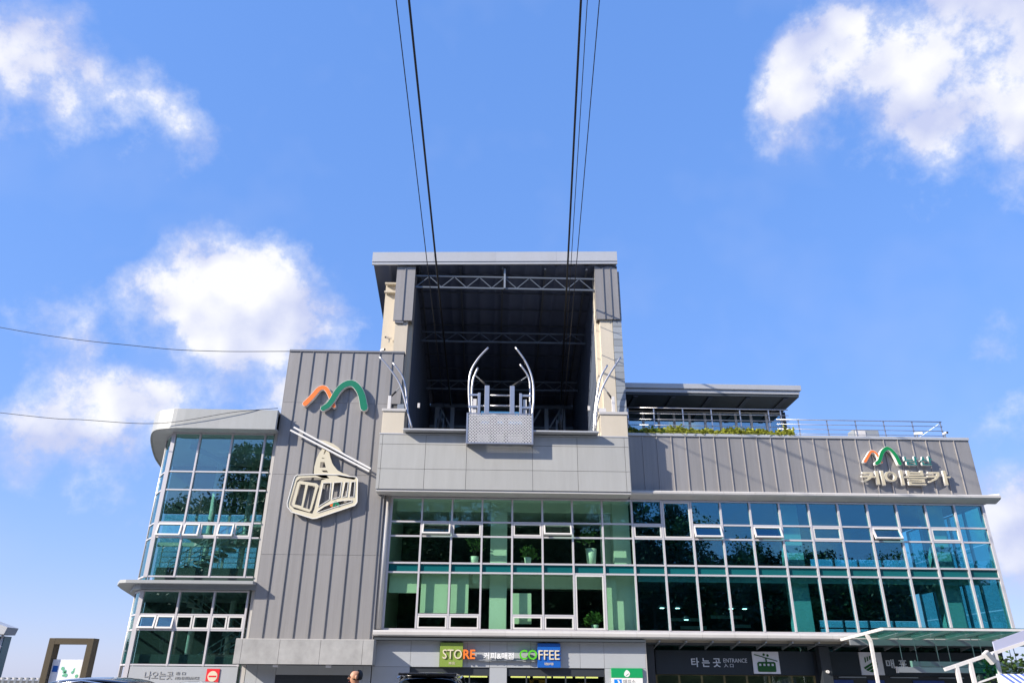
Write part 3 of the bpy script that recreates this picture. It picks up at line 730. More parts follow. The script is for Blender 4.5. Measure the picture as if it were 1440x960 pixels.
lo = [(-6.12, -.85), (-12.0, -.85), (-12.35, -.7), (-12.95, .4), (-13.4, 1.8), (-14.0, 4.0), (-14.7, 6.6), (-6.12, 6.6)]
lg = MB().prism(lo, 5.62, 5.76, 'Z').build('tower_ledge', 'tower_band', T)
MB().prism([(x + (.5 if x < -7 else 0), y + .5 if y < 1 else y) for x, y in lo], 5.42, 5.615, 'Z').build('ledge_soffit', 'steel', lg)
# stairs inside
def flight(x0, x1, z0, z1, y0, y1):
    n_ = 10; mb_ = MB()
    for k in range(n_):
        xa = x0 + (x1 - x0) * k / n_; xb = x0 + (x1 - x0) * (k + 1) / n_; z = z0 + (z1 - z0) * (k + 1) / n_
        mb_.box(min(xa, xb), max(xa, xb), y0, y1, z - .17, z)
    st = mb_.build('stair_flight', 'concrete', T)
    h = MB()
    for hz in (.3, .6, .95): h.bar((x0, y0 - .05, z0 + hz), (x1, y0 - .05, z1 + hz), .05)
    for k in range(0, n_ + 1, 2):
        xx = x0 + (x1 - x0) * k / n_; zz = z0 + (z1 - z0) * k / n_; h.bar((xx, y0 - .05, zz), (xx, y0 - .05, zz + .95), .04)
    h.build('stair_railing', 'galv', st)
flight(-11.0, -7.0, .2, 2.9, 1.2, 2.6); flight(-7.2, -11.2, 2.9, 5.6, 2.8, 4.2)
flight(-11.2, -7.2, 6.0, 8.5, 1.6, 3.0)
MB().box(-11.3, -6.4, .5, 1.45, 5.9, 6.5).build('landing', 'interior_mid', T)
MB().box(-11.4, -6.4, .3, 1.2, 2.0, 2.6).build('landing', 'interior_mid', T)
MB().box(-7.4, -6.4, .6, 5.0, 8.5, 8.8).box(-11.6, -6.4, 4.2, 6.4, 8.5, 8.8).build('landing', 'concrete', T)
mb = MB()
for k in range(4): mb.bar((-11.2, .55, 6.75 + k * .25), (-6.5, .55, 6.75 + k * .25), .035)
for k in range(6): mb.bar((-11.2 + k * .94, .55, 6.5), (-11.2 + k * .94, .55, 7.55), .04)
mb.build('landing_railing', 'galv', T)
for x, y in ((-10.6, 4.6), (-8.9, 5.4), (-7.2, 4.6)): MB().tube([(x, y, .14), (x, y, 13.1)], .16, 14).build('round_column', 'interior_white', T)
MB().bar((-11.2, 1.5, 12.9), (-6.5, 4.8, 11.0), .18, .25).build('ceiling_strut', 'steel', T)
for x in (-9.4, -7.8): MB().box(x - .5, x + .5, 2, 2.2, 12.75, 12.85).build('ceiling_lamp', 'interior_white', T)

# ------------------------------------------------------------------ ground floor
SW = MB().box(-.38, 12.25, .05, .3, 2.15, 3.36).box(-.38, 1.32, .05, .3, .14, 2.14).box(5.02, 5.78, .05, .3, .14, 2.14).box(10.34, 12.25, .05, .3, .14, 2.14).build('store_wall', 'wallcore', ST)
sx = [-.38, 1.34, 2.68, 3.96, 5.0, 5.80, 6.9, 9.2, 10.32, 12.25]
for a, c in zip(sx, sx[1:]): sub('wall_panel', 'grey_panel', SW, a + .006, c - .006, 0, .045, 2.16, 3.26)
for a, c in ((-.38, 1.34), (5.0, 5.80), (10.32, 12.25)): sub('wall_panel', 'grey_panel', SW, a + .006, c - .006, 0, .045, .14, 2.148)
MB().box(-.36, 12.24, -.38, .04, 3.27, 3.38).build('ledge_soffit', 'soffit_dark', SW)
MB().box(12.255, 12.30, 0, 1.4, .14, 3.38).build('end_panel', 'light_metal', SW)
for (x0, x1) in ((1.34, 5.0), (5.80, 10.32)):
    w_ = MB().box(x0, x1, .06, .2, 1.80, 2.145).box(x0, x1, .07, .2, .14, .4).build('shop_window', 'charcoal', ST)
    k = round((x1 - x0) / .9); s_ = (x1 - x0) / k
    for i in range(k + 1): sub('mullion', 'charcoal', w_, max(x0, x0 + i * s_ - .03), min(x1, x0 + i * s_ + .03), .07, .17, .4, 1.8)
    for i in range(k): sub('pane', 'glass_dark', w_, x0 + i * s_ + .03, x0 + (i + 1) * s_ - .03, .11, .125, .41, 1.79)
MB().box(.3, 12.2, 5, 5.2, .14, 3.25).box(.3, 12.2, .4, 5, 3.0, 3.2).build('shop_interior', 'interior_dark', ST)
for (x0, x1) in ((3.4, 4.9), (6.0, 6.9), (7.05, 7.9), (8.0, 8.9), (9.05, 10.1)):
    sub('strip_light', 'lamp_warm', ST, x0, x1, .8, .9, 1.74, 1.80)
for i, (x0, x1, z) in enumerate(((6.9, 7.7, 1.66), (7.1, 7.35, 1.72), (8.2, 8.8, 1.5), (9.2, 9.8, 1.55), (3.6, 4.6, 1.5))):
    tag(sub('shelf_goods', 'shop_goods', None, x0, x1, 1.3, 1.7, .5, z), ('amber goods stacked tall behind the shop pane under the blue sign', 'small amber box on top behind the shop pane beside the blue sign', 'brown goods stacked behind the third shop pane', 'brown goods stacked behind the last shop pane near the green poster', 'brown goods stacked behind the shop window below the green sign')[i], 'goods')

# panelled canopy at the foot of the seamed block
CN = MB().box(-6.40, -.28, -1.06, -.02, 2.24, 3.18).build('entrance_canopy', 'wallcore', ST)
cx = [-6.43, -6.12, -4.45, -2.62, -.72, -.23]
for a, c in zip(cx, cx[1:]): sub('canopy_panel', 'weathered', CN, a + .007, c - .007, -1.1, -1.065, 2.20, 3.22)
MB().box(-.275, -.235, -1.09, -.02, 2.20, 3.22).build('end_panel', 'weathered', CN)
MB().box(-6.42, -.24, -1.09, -.01, 3.222, 3.25).build('canopy_top', 'light_metal', CN)
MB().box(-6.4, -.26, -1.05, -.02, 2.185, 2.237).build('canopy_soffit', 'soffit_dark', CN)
for x in (-4.55, -2.2): MB().box(x - .12, x + .12, -.98, -.78, 2.08, 2.184, .01).build('canopy_lamp', 'white_metal', CN)
GW = MB().box(-6.1, -.42, .05, .3, .14, 3.19).build('entry_wall', 'wallcore', ST)
for a, c in ((-6.12, -5.6), (-5.6, -4.75), (-1.25, -.8), (-.8, -.42)): sub('wall_panel', 'grey_panel', GW, a + .006, c - .006, 0, .045, .14, 2.18)
MB().box(-4.74, -1.26, .0, .045, 1.78, 2.18).build('shutter_box', 'grey_panel', GW)
sh = MB().box(-4.74, -1.26, .02, .045, .14, 1.3).build('roller_shutter', 'charcoal', GW)
for k in range(8): sub('slat', 'charcoal', sh, -4.74, -1.26, .0, .018, 1.30 + k * .058, 1.30 + k * .058 + .05)
# base of the glazed tower
MB().box(-11.34, -6.46, -.08, .1, 1.2, 2.08, .01).build('base_band', 'grey_panel', T)
MB().box(-11.34, -6.46, .0, .1, .14, 1.2).build('base_wall', 'grey_panel', T)

# recessed entrance under the right wing
RE = MB().box(12.31, 30.0, 1.3, 1.5, .14, 3.29).build('entrance_recess', 'charcoal', ST)
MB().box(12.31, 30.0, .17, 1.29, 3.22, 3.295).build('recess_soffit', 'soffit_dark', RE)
for k in range(14):
    x = 12.9 + k * 1.25
    MB().prism([(-.3, 3.36), (1.25, 3.2), (1.25, 3.05), (-.3, 3.3)], x - .035, x + .035, 'X').build('soffit_bracket', 'steel', RE)
    if k: sub('clerestory_pane', 'glass_canopy', RE, x - 1.25 + .05, x - .05, 1.12, 1.14, 3.0, 3.2)
for x in (12.55, 20.95): MB().box(x - .24, x + .24, .62, 1.1, .14, 3.2, .01).build('entrance_pier', 'charcoal', RE)
MB().disc((20.95, .52, 2.1), .07, 'Y', .1).build('wall_lamp', 'white_metal', RE)
mat('painted_door_glow', (.25, .19, .08), .3, dirt=.5, dscale=(1, 1, 3))  # lit room behind the doors, put into the colour; nothing glows
MB().box(12.9, 20.6, 1.26, 1.295, .14, 1.93).build('door_backing', 'painted_door_glow', RE)
for k in range(7): sub('door_pane', 'glass_dark', RE, 13.0 + k * 1.08, 13.98 + k * 1.08, 1.18, 1.2, .2, 1.9)
mat('poster_blue', (.02, .06, .28), .4)
for x0, x1 in ((21.35, 22.4), (23.1, 23.9), (25.3, 26.8)): sub('wall_poster', 'poster_blue', RE, x0, x1, 1.24, 1.298, .8, 1.76)
for x0, x1 in ((21.6, 22.9), (24.1, 25.4), (26.4, 27.6)): sub('strip_fitting', 'steel', RE, x0, x1, .9, 1.0, 1.86, 1.90)

# ------------------------------------------------------------------ signs
EM_BAR1 = [(-5.25, 13.33), (-1.14, 11.22)]
EM_BAR2 = [(-5.4, 13.17), (-1.2, 11.09)]
EM_HUMP = [(-3.94, 12.69), (-3.58, 12.66), (-3.16, 12.5), (-2.86, 12.3), (-2.67, 12.1), (-2.49, 11.91), (-1.82, 11.55), (-2.78, 12.04)]
EM_HANG = [(-3.67, 12.27), (-3.81, 12.04), (-3.92, 11.72), (-3.98, 11.29), (-3.97, 11.01), (-3.93, 10.9), (-3.84, 10.86), (-3.52, 10.73), (-3.16, 10.71), (-3.31, 10.86), (-2.94, 10.91), (-2.65, 10.79), (-1.92, 10.67), (-1.87, 10.75), (-2.33, 10.94), (-2.56, 11.01), (-2.8, 11.14), (-3.01, 11.36), (-3.11, 11.5), (-3.22, 11.76), (-3.31, 12.04), (-3.54, 12.3)]
EM_CAB = [(-3.9, 10.91), (-4.78, 10.87), (-4.88, 10.78), (-4.92, 10.63), (-5.09, 9.46), (-5.05, 9.27), (-4.82, 9.03), (-3.76, 8.72), (-3.57, 8.74), (-1.77, 9.39), (-1.67, 9.55), (-1.75, 10.7), (-1.85, 10.81), (-2.21, 10.83), (-2.66, 10.91)]
EM_DOOR = [(-4.63, 10.58), (-3.76, 10.46), (-3.66, 10.35), (-3.87, 9.14), (-3.96, 9.04), (-4.77, 9.28), (-4.86, 9.41), (-4.72, 10.5)]
EM_HANG_H = [[(-3.7, 11.55), (-3.5, 11.55), (-3.4, 11.27), (-3.7, 11.26)], [(-3.61, 11.12), (-3.36, 11.13), (-3.24, 11.03), (-3.49, 11.03)], [(-3.65, 11.77), (-3.52, 11.77), (-3.53, 11.72), (-3.65, 11.72)], [(-3.54, 12.2), (-3.48, 12.19), (-3.53, 11.96), (-3.6, 11.95)]]
EM_CAB_H = [[(-4.6, 10.72), (-3.92, 10.77), (-3.3, 10.69), (-3.54, 10.63), (-3.73, 9.18), (-3.8, 8.96), (-4.7, 9.17), (-4.96, 9.38), (-4.77, 10.57)], [(-3.44, 10.48), (-3.06, 10.5), (-3.05, 9.65), (-3.55, 9.3)], [(-2.91, 10.51), (-2.54, 10.54), (-2.55, 9.8), (-2.93, 9.67)], [(-2.36, 10.54), (-2.2, 10.55), (-2.22, 9.82), (-2.44, 9.79)], [(-2.05, 10.55), (-1.88, 10.57), (-1.86, 9.81), (-2.08, 9.8)], [(-3.6, 9.06), (-3.26, 9.32), (-2.84, 9.51), (-2.42, 9.61), (-1.93, 9.65), (-1.93, 9.56), (-2.82, 9.27), (-3.49, 9.03)]]
EM_DOOR_H = [[(-4.59, 10.42), (-4.31, 10.39), (-4.38, 9.33), (-4.72, 9.41)], [(-4.18, 10.37), (-3.81, 10.31), (-3.96, 9.17), (-4.3, 9.26)]]
EM_MO = [(-2.94, 9.38), (-2.85, 9.45), (-2.82, 9.3)]
EM_MG = [(-2.8, 9.33), (-2.77, 9.48), (-2.68, 9.51), (-2.56, 9.37)]
LG_OR = [(-4.85, 14.65), (-4.52, 15.07), (-4.22, 15.49), (-3.93, 15.54), (-3.67, 15.22), (-3.35, 14.54)]
LG_GR = [(-3.88, 14.39), (-3.56, 14.67), (-3.18, 15.44), (-2.78, 15.78), (-2.37, 15.73), (-1.99, 15.22), (-1.77, 14.47)]
RL_OR = [(24.28, 12.07), (24.5, 12.36), (24.7, 12.6), (24.9, 12.57), (25.03, 12.33), (25.15, 12.04)]
RL_GR = [(24.85, 11.97), (25.04, 12.13), (25.27, 12.56), (25.54, 12.78), (25.75, 12.7), (25.95, 12.39), (26.07, 11.98)]
BX_KE = [(23.93, 10.83), (25.12, 11.6)]
BX_I = [(25.12, 10.85), (26.12, 11.63)]
BX_BEUL = [(26.18, 10.86), (27.34, 11.63)]
BX_KA = [(27.35, 10.88), (28.58, 11.64)]
BX_NAM = [(26.35, 11.9), (27.1, 12.39)]
BX_SAN = [(27.12, 11.91), (27.83, 12.4)]
mat('orange', (.85, .20, .03), .4, coat=.3)
mat('green', (.0, .17, .085), .4, coat=.3)
mat('green_sign', (.0, .22, .05), .4, coat=.3)
mat('teal', (.0, .17, .16), .4)
mat('sign_white', (.76, .75, .72), .45)
mat('letter_white', (.88, .88, .87), .4)
mat('cream', (.62, .57, .43), .45, dirt=.05)
mat('sand', (.54, .48, .34), .45, dirt=.05)
mat('olive_panel', (.20, .29, .045), .5, dirt=.05)
mat('blue_panel', (.004, .10, .42), .45, dirt=.05)
mat('lime', (.10, .50, .02), .4)
mat('letter_cream', (.68, .60, .44), .5)
mat('panel_white', (.72, .74, .82), .5)
mat('emblem_green', (.0, .085, .012), .5)
mat('poster_green', (.0, .30, .09), .5)
mat('sky_blue', (.0, .22, .75), .5)
mat('red', (.72, .02, .03), .45)
mat('text_pale', (.62, .68, .78), .5)
mat('faint_text', (.31, .31, .30), .6)

def arch(name, pts, w, face, par, yf, depth):
    b = outline_part(name, [stroke(pts, w)], 'sign_white', par, yf, depth)
    ww = [v - .018 for v in (w if isinstance(w, (list, tuple)) else (w, w))]
    outline_part('face', [stroke(pts, ww)], face, b, yf - .012, .010)
    return b
lg = thing('logo_sign', (-2.6, -.5, 14.3), 'large orange and green double arch logo high on the seamed grey block', 'logo')
arch('orange_arch', LG_OR, (.15, .11), 'orange', lg, -.58, .18)
arch('green_arch', LG_GR, (.15, .20), 'green', lg, -.64, .19)
em = thing('cable_car_emblem', (-3.2, -.5, 9), 'cream outline of a cable car hanging from a slanting cable on the grey block', 'emblem')
for a in (EM_BAR1, EM_BAR2):
    (x0, z0), (x1, z1) = a
    MB().bar((x0, -.66, z0), (x1, -.66, z1), .085, .085).build('cable_bar', 'sign_white', em)
outline_part('pulley', [EM_HUMP], 'cream', em, -.62, .10)
outline_part('hanger', [EM_HANG] + EM_HANG_H, 'cream', em, -.60, .09)
cab = outline_part('cabin', [EM_CAB] + EM_CAB_H, 'cream', em, -.60, .09)
outline_part('door', [EM_DOOR] + EM_DOOR_H, 'cream', em, -.595, .085)
def ring(name, poly, par, w, y):
    mb = MB(); P = [Vector(p) for p in poly]
    for a, c in zip(P, P[1:] + P[:1]): mb.bar((a.x, y, a.y), (c.x, y, c.y), w, w)
    mb.build(name, 'sign_white', par)
ring('edge_trim', EM_CAB, cab, .035, -.615)
for h in EM_CAB_H[1:] : ring('edge_trim', h, cab, .025, -.612)
outline_part('badge', [stroke(EM_MO, .05)], 'orange', em, -.61, .05)
outline_part('badge', [stroke(EM_MG, .06)], 'green', em, -.62, .05)

rl = thing('rooftop_sign', (26.5, -.1, 10.9), 'small orange and green arch logo with teal and sand Korean letters on the right wing', 'sign')
arch('orange_arch', RL_OR, (.085, .06), 'orange', rl, -.24, .2)
arch('green_arch', RL_GR, (.10, .11), 'green_sign', rl, -.27, .2)
for ch, bx, m_ in (('케', BX_KE, 'sand'), ('이', BX_I, 'sand'), ('블', BX_BEUL, 'sand'), ('카', BX_KA, 'sand'), ('남', BX_NAM, 'teal'), ('산', BX_SAN, 'teal')):
    (x0, z0), (x1, z1) = bx
    b = text_part('letter', ch, 'sign_white', rl, x0, x1, z0, z1, -.26, .13, .012)
    f = text_part('face', ch, m_, b, x0 + .012, x1 - .012, z0 + .012, z1 - .012, -.272, .010, .010)

ss = thing('shop_sign', (5.5, -.1, 2.2), 'shop sign with olive and blue squares reading STORE and COFFEE above the shop windows', 'sign')
g_ = MB().box(2.70, 3.76, -.20, -.005, 2.16, 3.19, .008).build('olive_panel', 'olive_panel', ss)
b_ = MB().box(7.21, 8.27, -.20, -.005, 2.165, 3.20, .008).build('blue_panel', 'blue_panel', ss)
MB().box(3.77, 7.20, -.15, -.05, 2.44, 2.48).build('rail', 'steel', ss)
text_part('letters', 'STO', 'letter_cream', g_, 2.83, 3.72, 2.50, 2.90, -.245, .04, .004)
text_part('letters', 'RE', 'orange', ss, 3.78, 4.33, 2.50, 2.90, -.25, .10, .025)
text_part('letters', '커피&매점', 'letter_white', ss, 4.72, 6.10, 2.50, 2.79, -.22, .05, .006)
text_part('letters', 'CO', 'lime', ss, 6.37, 7.19, 2.49, 2.91, -.25, .10, .018)
text_part('letters', 'FFEE', 'letter_cream', b_, 7.25, 8.22, 2.50, 2.90, -.245, .04, .006)
text_part('letters', '商店', 'letter_cream', g_, 3.12, 3.42, 2.26, 2.38, -.208, .006)
text_part('letters', '咖啡', 'letter_cream', b_, 7.53, 7.95, 2.26, 2.38, -.208, .006)

en = thing('entrance_sign', (16.7, 1.2, 1.95), 'dark entrance sign board with white cable car pictogram beside the pale lettering', 'sign')
MB().box(12.95, 20.60, 1.17, 1.28, 1.95, 3.02, .01).build('board', 'navy_board', en)
text_part('letters', '타 는 곳', 'text_pale', en, 14.66, 16.08, 2.27, 2.68, 1.155, .012, .018)
text_part('letters', 'ENTRANCE', 'text_pale', en, 16.22, 17.36, 2.48, 2.66, 1.155, .012, .0)
text_part('letters', '入 口', 'text_pale', en, 16.22, 16.68, 2.27, 2.43, 1.155, .012, .008)
pn = MB().box(17.62, 18.90, 1.10, 1.168, 2.0, 2.97, .006).build('pictogram_panel', 'panel_white', en)
mb = MB().bar((17.72, 1.09, 2.84), (18.80, 1.09, 2.55), .035, .035).bar((18.26, 1.09, 2.68), (18.26, 1.09, 2.5), .06, .06).disc((18.18, 1.08, 2.84), .055, 'Y', .018).disc((18.36, 1.08, 2.80), .055, 'Y', .018)
cb = stroke([(17.92, 2.30), (18.26, 2.30), (18.62, 2.30)], .19)
wins = [[(17.90 + k * .2, 2.34), (18.01 + k * .2, 2.34), (18.01 + k * .2, 2.44), (17.90 + k * .2, 2.44)] for k in range(4)]
mb.build('pictogram_cable', 'emblem_green', pn)
outline_part('pictogram_cabin', [[(17.82, 2.12), (17.86, 2.08), (18.66, 2.08), (18.70, 2.12), (18.70, 2.46), (18.64, 2.52), (17.88, 2.52), (17.82, 2.46)]] + wins, 'emblem_green', pn, 1.08, .018)

tk = thing('ticket_sign', (25.5, 1.2, 1.95), 'dark sign board with round green leaf pictogram behind the white canopy post', 'sign')
MB().box(21.22, 29.9, 1.17, 1.28, 1.95, 3.02, .01).build('board', 'navy_board', tk)
pn = MB().box(22.82, 23.92, 1.10, 1.168, 1.98, 2.99, .006).build('pictogram_panel', 'panel_white', tk)
def sl(x, z, a): return (23.29 + x * math.cos(a) - z * math.sin(a), 2.45 + x * math.sin(a) + z * math.cos(a))
A = R(28)
outline_part('pictogram_leaf', [[sl(x, z, A) for x, z in ((-.37, .03), (.37, .03), (.36, -.06), (-.36, -.06))]], 'emblem_green', pn, 1.085, .012)
outline_part('pictogram_leaf', [[sl(x, z, A) for x, z in ((-.34, -.09), (.35, -.09), (.30, -.19), (-.28, -.19))]], 'emblem_green', pn, 1.085, .012)
outline_part('pictogram_leaf', [[sl(x, z, A) for x, z in ((-.25, -.22), (.28, -.22), (.17, -.32), (0, -.36), (-.14, -.33))]], 'emblem_green', pn, 1.085, .012)
for k in range(4): outline_part('pictogram_stem', [[(23.05 + k * .12, 2.52 + k * .06), (23.11 + k * .12, 2.55 + k * .06), (23.11 + k * .12, 2.76 + k * .03), (23.05 + k * .12, 2.76 + k * .03)]], 'emblem_green', pn, 1.085, .012)
text_part('letters', '매 표 소', 'text_pale', tk, 24.1, 25.75, 2.28, 2.68, 1.155, .012, .018)

xs_ = thing('exit_sign', (-8.9, -.1, 1.4), 'faded lettering with a red no entry square on the glazed tower base', 'sign')
text_part('letters', '나오는곳', 'faint_text', xs_, -10.62, -9.35, 1.55, 1.88, -.10, .012, .004)
text_part('letters', '出 口', 'faint_text', xs_, -9.22, -8.80, 1.74, 1.87, -.10, .012)
text_part('letters', 'NO ENTRANCE', 'faint_text', xs_, -9.22, -8.15, 1.55, 1.67, -.10, .012)
nb = MB().box(-7.84, -7.26, -.115, -.085, 1.38, 2.0).build('red_panel', 'red', xs_)
MB().disc((-7.55, -.122, 1.69), .22, 'Y', .006, 28).build('disc', 'letter_cream', nb)
MB().box(-7.72, -7.38, -.128, -.122, 1.655, 1.72).build('bar', 'red', nb)

po = thing('green_poster', (11.3, -.05, .9), 'green topped poster with a white emblem beside the shop windows', 'poster')
MB().box(10.62, 12.04, -.10, -.005, .9, 1.76, .006).build('white_panel', 'sign_white', po)
MB().box(10.61, 12.05, -.105, -.005, 1.762, 2.17, .006).build('green_panel', 'poster_green', po)
outline_part('emblem', [[(11.2, 1.97), (11.26, 2.06), (11.33, 2.1), (11.42, 2.04), (11.47, 1.95), (11.44, 1.86), (11.36, 1.80), (11.26, 1.81), (11.19, 1.87)], [(11.27, 1.86), (11.40, 1.95), (11.42, 1.93), (11.30, 1.84)]], 'sign_white', po, -.112, .008)
MB().box(10.72, 11.06, -.106, -.101, 1.4, 1.70).build('blue_square', 'sky_blue', po)
outline_part('arrow', [[(10.80, 1.45), (10.90, 1.45), (11.0, 1.58), (10.92, 1.68), (10.86, 1.66), (10.92, 1.58)]], 'sign_white', po, -.112, .006)
text_part('letters', '매표소', 'faint_text', po, 11.14, 11.7, 1.50, 1.70, -.106, .006, .01)

# ------------------------------------------------------------------ docking equipment
pf = thing('docking_platform', (5.3, -1.3, 12.3), 'perforated steel box platform at the centre of the open hall mouth', 'platform')
nx_, nz_ = 41, 19; x0, x1, z0, z1, yf = 3.70, 6.90, 12.36, 13.86, -1.68
mb = MB(); b = mb.bm
dx, dz = (x1 - x0) / nx_, (z1 - z0) / nz_
gv = [[b.verts.new((x0 + i * dx, yf, z0 + j * dz)) for i in range(nx_ + 1)] for j in range(nz_ + 1)]
for j in range(nz_):
    for i in range(nx_):
        q = [gv[j][i], gv[j][i + 1], gv[j + 1][i + 1], gv[j + 1][i]]
        if (i + j) % 2: b.faces.new(q); continue
        cx_, cz_ = x0 + (i + .5) * dx, z0 + (j + .5) * dz
        h = [b.verts.new((cx_ + math.cos(R(225 + k * 45)) * dx * .44, yf, cz_ + math.sin(R(225 + k * 45)) * dz * .44)) for k in range(8)]
        for k in range(4):
            a, c = q[k], q[(k + 1) % 4]; k2 = 2 * k
            b.faces.new((a, h[(k2 + 1) % 8], h[k2])) ; b.faces.new((a, c, h[(k2 + 1) % 8])); b.faces.new((c, h[(k2 + 2) % 8], h[(k2 + 1) % 8]))
ps = mb.build('perforated_sheet', 'perforated_steel', pf)
sd = ps.modifiers.new('s', 'SOLIDIFY'); sd.thickness = .006
MB().box(3.62, 3.70, -1.70, -.95, 12.30, 13.90).build('side_frame', 'galv', pf)
MB().box(6.90, 6.98, -1.70, -.95, 12.30, 13.90).build('side_frame', 'galv', pf)
MB().box(3.70, 6.90, -1.70, -1.60, 12.30, 12.36).box(3.70, 6.90, -1.70, -1.64, 13.86, 13.90).build('edge_frame', 'galv', pf)
MB().box(3.72, 6.88, -1.6, -.9, 13.75, 13.80).build('deck', 'galv', pf)
for a, c in ((3.72, 4.15), (4.75, 5.15), (5.5, 5.75), (6.45, 6.88)): MB().box(a, c, -1.30, -1.27, 12.45, 13.74).build('added_dark_plate', 'dark_steel', pf)  # dark plates added so the holes read as shade; gaps pass sun
MB().box(3.72, 6.88, -1.60, -1.50, 12.31, 12.355).build('bottom_plate', 'dark_steel', pf)
for x in (4.62, 5.92): MB().box(x - .12, x + .12, -1.42, -1.28, 13.8, 15.5, .01).build('post', 'galv', pf)
for z in (13.95, 14.42, 14.98): MB().tube([(4.75, -1.35, z), (5.8, -1.35, z)], .045).build('rail', 'galv', pf)
for x, s in ((4.22, -1), (6.36, 1)):
    MB().box(x - .07, x + .07, -1.4, -1.28, 13.8, 15.1, .01).build('post', 'galv', pf)
    MB().tube([(x, -1.34, 14.4), (4.5 if s < 0 else 6.04, -1.34, 14.4)], .04).build('rail', 'galv', pf)
    for z in (14.35, 15.0): MB().box(min(x, x + s * .55), max(x, x + s * .55), -1.36, -1.26, z - .05, z + .05).build('bracket', 'galv', pf)
    MB().box(x + s * .22 - .09, x + s * .22 + .09, -1.30, -1.22, 13.8, 14.8).build('buffer_plate', 'white_metal', pf)
gl_, gr_ = 'curved steel guide arms rising from the left side of the central platform', 'curved steel guide arms rising from the right side of the central platform'
def guide(label, arms, grp='curved guide arms at the hall mouth'):
    g = thing('guide_arm', (arms[0][0][0][0], arms[0][0][0][1], arms[0][0][0][2]), label, 'guide arm', grp)
    for pts, r_ in arms: MB().tube(spline(pts, 6), r_, 12).build('arm', 'galv', g)
    return g
def chain(g, a, c):
    a, c = Vector(a), Vector(c); m_ = a.lerp(c, .45)
    MB().tube([m_, c], .055, 8).build('damper', 'rubber', g)
    mb = MB(); n_ = 5
    for k in range(n_): p = a.lerp(m_, k / n_); q = a.lerp(m_, (k + .9) / n_); mb.tube([p, p.lerp(q, .5) + Vector((0, 0, .01)), q], [.018, .04, .018], 6)
    mb.build('chain', 'steel', g)
g = guide(gl_, [([(3.80, -1.3, 13.9), (3.68, -1.3, 15.1), (3.72, -1.3, 16.2), (4.08, -1.3, 17.0), (4.63, -1.3, 17.7)], .055), ([(3.92, -.9, 13.9), (3.82, -.9, 15.1), (3.86, -.9, 16.0), (4.1, -.9, 16.7)], .055)])
chain(g, (3.92, -1.3, 16.15), (4.62, -1.34, 15.5))
g = guide(gr_, [([(6.94, -1.3, 13.9), (7.03, -1.3, 15.0), (6.95, -1.3, 16.0), (6.62, -1.3, 16.9), (6.07, -1.3, 17.75)], .055), ([(6.80, -1.0, 13.9), (6.86, -1.0, 15.0), (6.80, -1.0, 16.1), (6.33, -1.0, 16.9)], .055)])
chain(g, (6.74, -1.3, 16.1), (5.92, -1.34, 15.5))
g = guide('curved steel guide arms on the left plinth of the hall mouth', [([(.82, -1.0, 13.3), (.56, -1.0, 14.1), (.11, -1.0, 15.5), (-.46, -1.0, 16.4), (-1.15, -1.0, 17.2)], .053), ([(.66, -.7, 13.2), (.50, -.7, 14.4), (.2, -.7, 16.0), (-.46, -.7, 17.0)], .053)])
chain(g, (.1, -1.0, 15.5), (-.40, -.95, 14.95)); MB().box(-.50, -.34, -1.02, -.9, 14.27, 15.0, .01).build('post', 'white_metal', g)
MB().box(.0, .35, -1.0, -.9, 14.3, 14.55).build('bracket', 'steel', g)
g = guide('curved steel guide arms on the right plinth of the hall mouth', [([(10.24, -1.0, 13.4), (10.30, -1.0, 14.4), (10.61, -1.0, 15.5), (11.08, -1.0, 16.4), (11.72, -1.0, 17.4)], .055), ([(10.15, -.7, 13.2), (10.28, -.7, 14.5), (10.6, -.7, 16.2), (11.04, -.7, 17.05)], .055)])
chain(g, (10.72, -1.0, 15.7), (11.18, -.95, 15.0)); MB().box(11.12, 11.28, -1.02, -.9, 14.27, 15.15, .01).build('post', 'white_metal', g)
MB().box(10.4, 10.8, -1.0, -.9, 14.3, 14.5).build('bracket', 'white_metal', g)

# ------------------------------------------------------------------ cables and wires
def cable(p, q, r, label, ext=3.6, back=9.0, grp='cables running up over the camera'):
    p, q = Vector(p), Vector(q); d = (q - p) / abs(q.y - p.y)
    pts = [p - d * back + Vector((0, 0, .0))] + [p + d * t for t in (0, 14, 28, 45, 65)]
    tag(MB().tube(pts, r, 8).build('hauling_cable', 'cable'), label, 'cable', grp)
cable((1.801, -1, 21.404), (1.207, -15.25, 27.124), .052, 'thick black cable entering the left bay of the hall')
cable((8.937, -1, 21.78), (8.362, -15.15, 27.502), .052, 'thick black cable entering the right bay of the hall')
cable((1.68, -1, 19.117), (.969, -16.7, 25.428), .022, 'thin black cable left of the thick left cable')
cable((9.035, -1, 20.882), (8.536, -15.75, 26.811), .018, 'thin black cable just right of the thick right cable')
cable((9.108, -1, 19.132), (8.831, -16.85, 25.541), .020, 'thin black cable, rightmost of the overhead cables')
def wire(pts, r, label):
    tag(MB().tube(spline(pts, 8), r, 6).build('overhead_wire', 'cable'), label, 'wire', 'thin wires at the left')
wire([(-6.1, -.36, 17.70), (-10.2, -.4, 17.62), (-14.0, -.4, 17.82), (-21.9, -.4, 18.82), (-40, -.4, 22.5)], .017, 'thin wire from the top corner of the grey block across the clouds')
wire([(-6.15, -.8, 14.3), (-8.3, -1.0, 13.98), (-11.9, -1.0, 13.33), (-15.7, -1.0, 13.45), (-20.0, -1, 13.76), (-40, -1, 16)], .015, 'thin wire crossing the curved roof edge of the glazed tower')

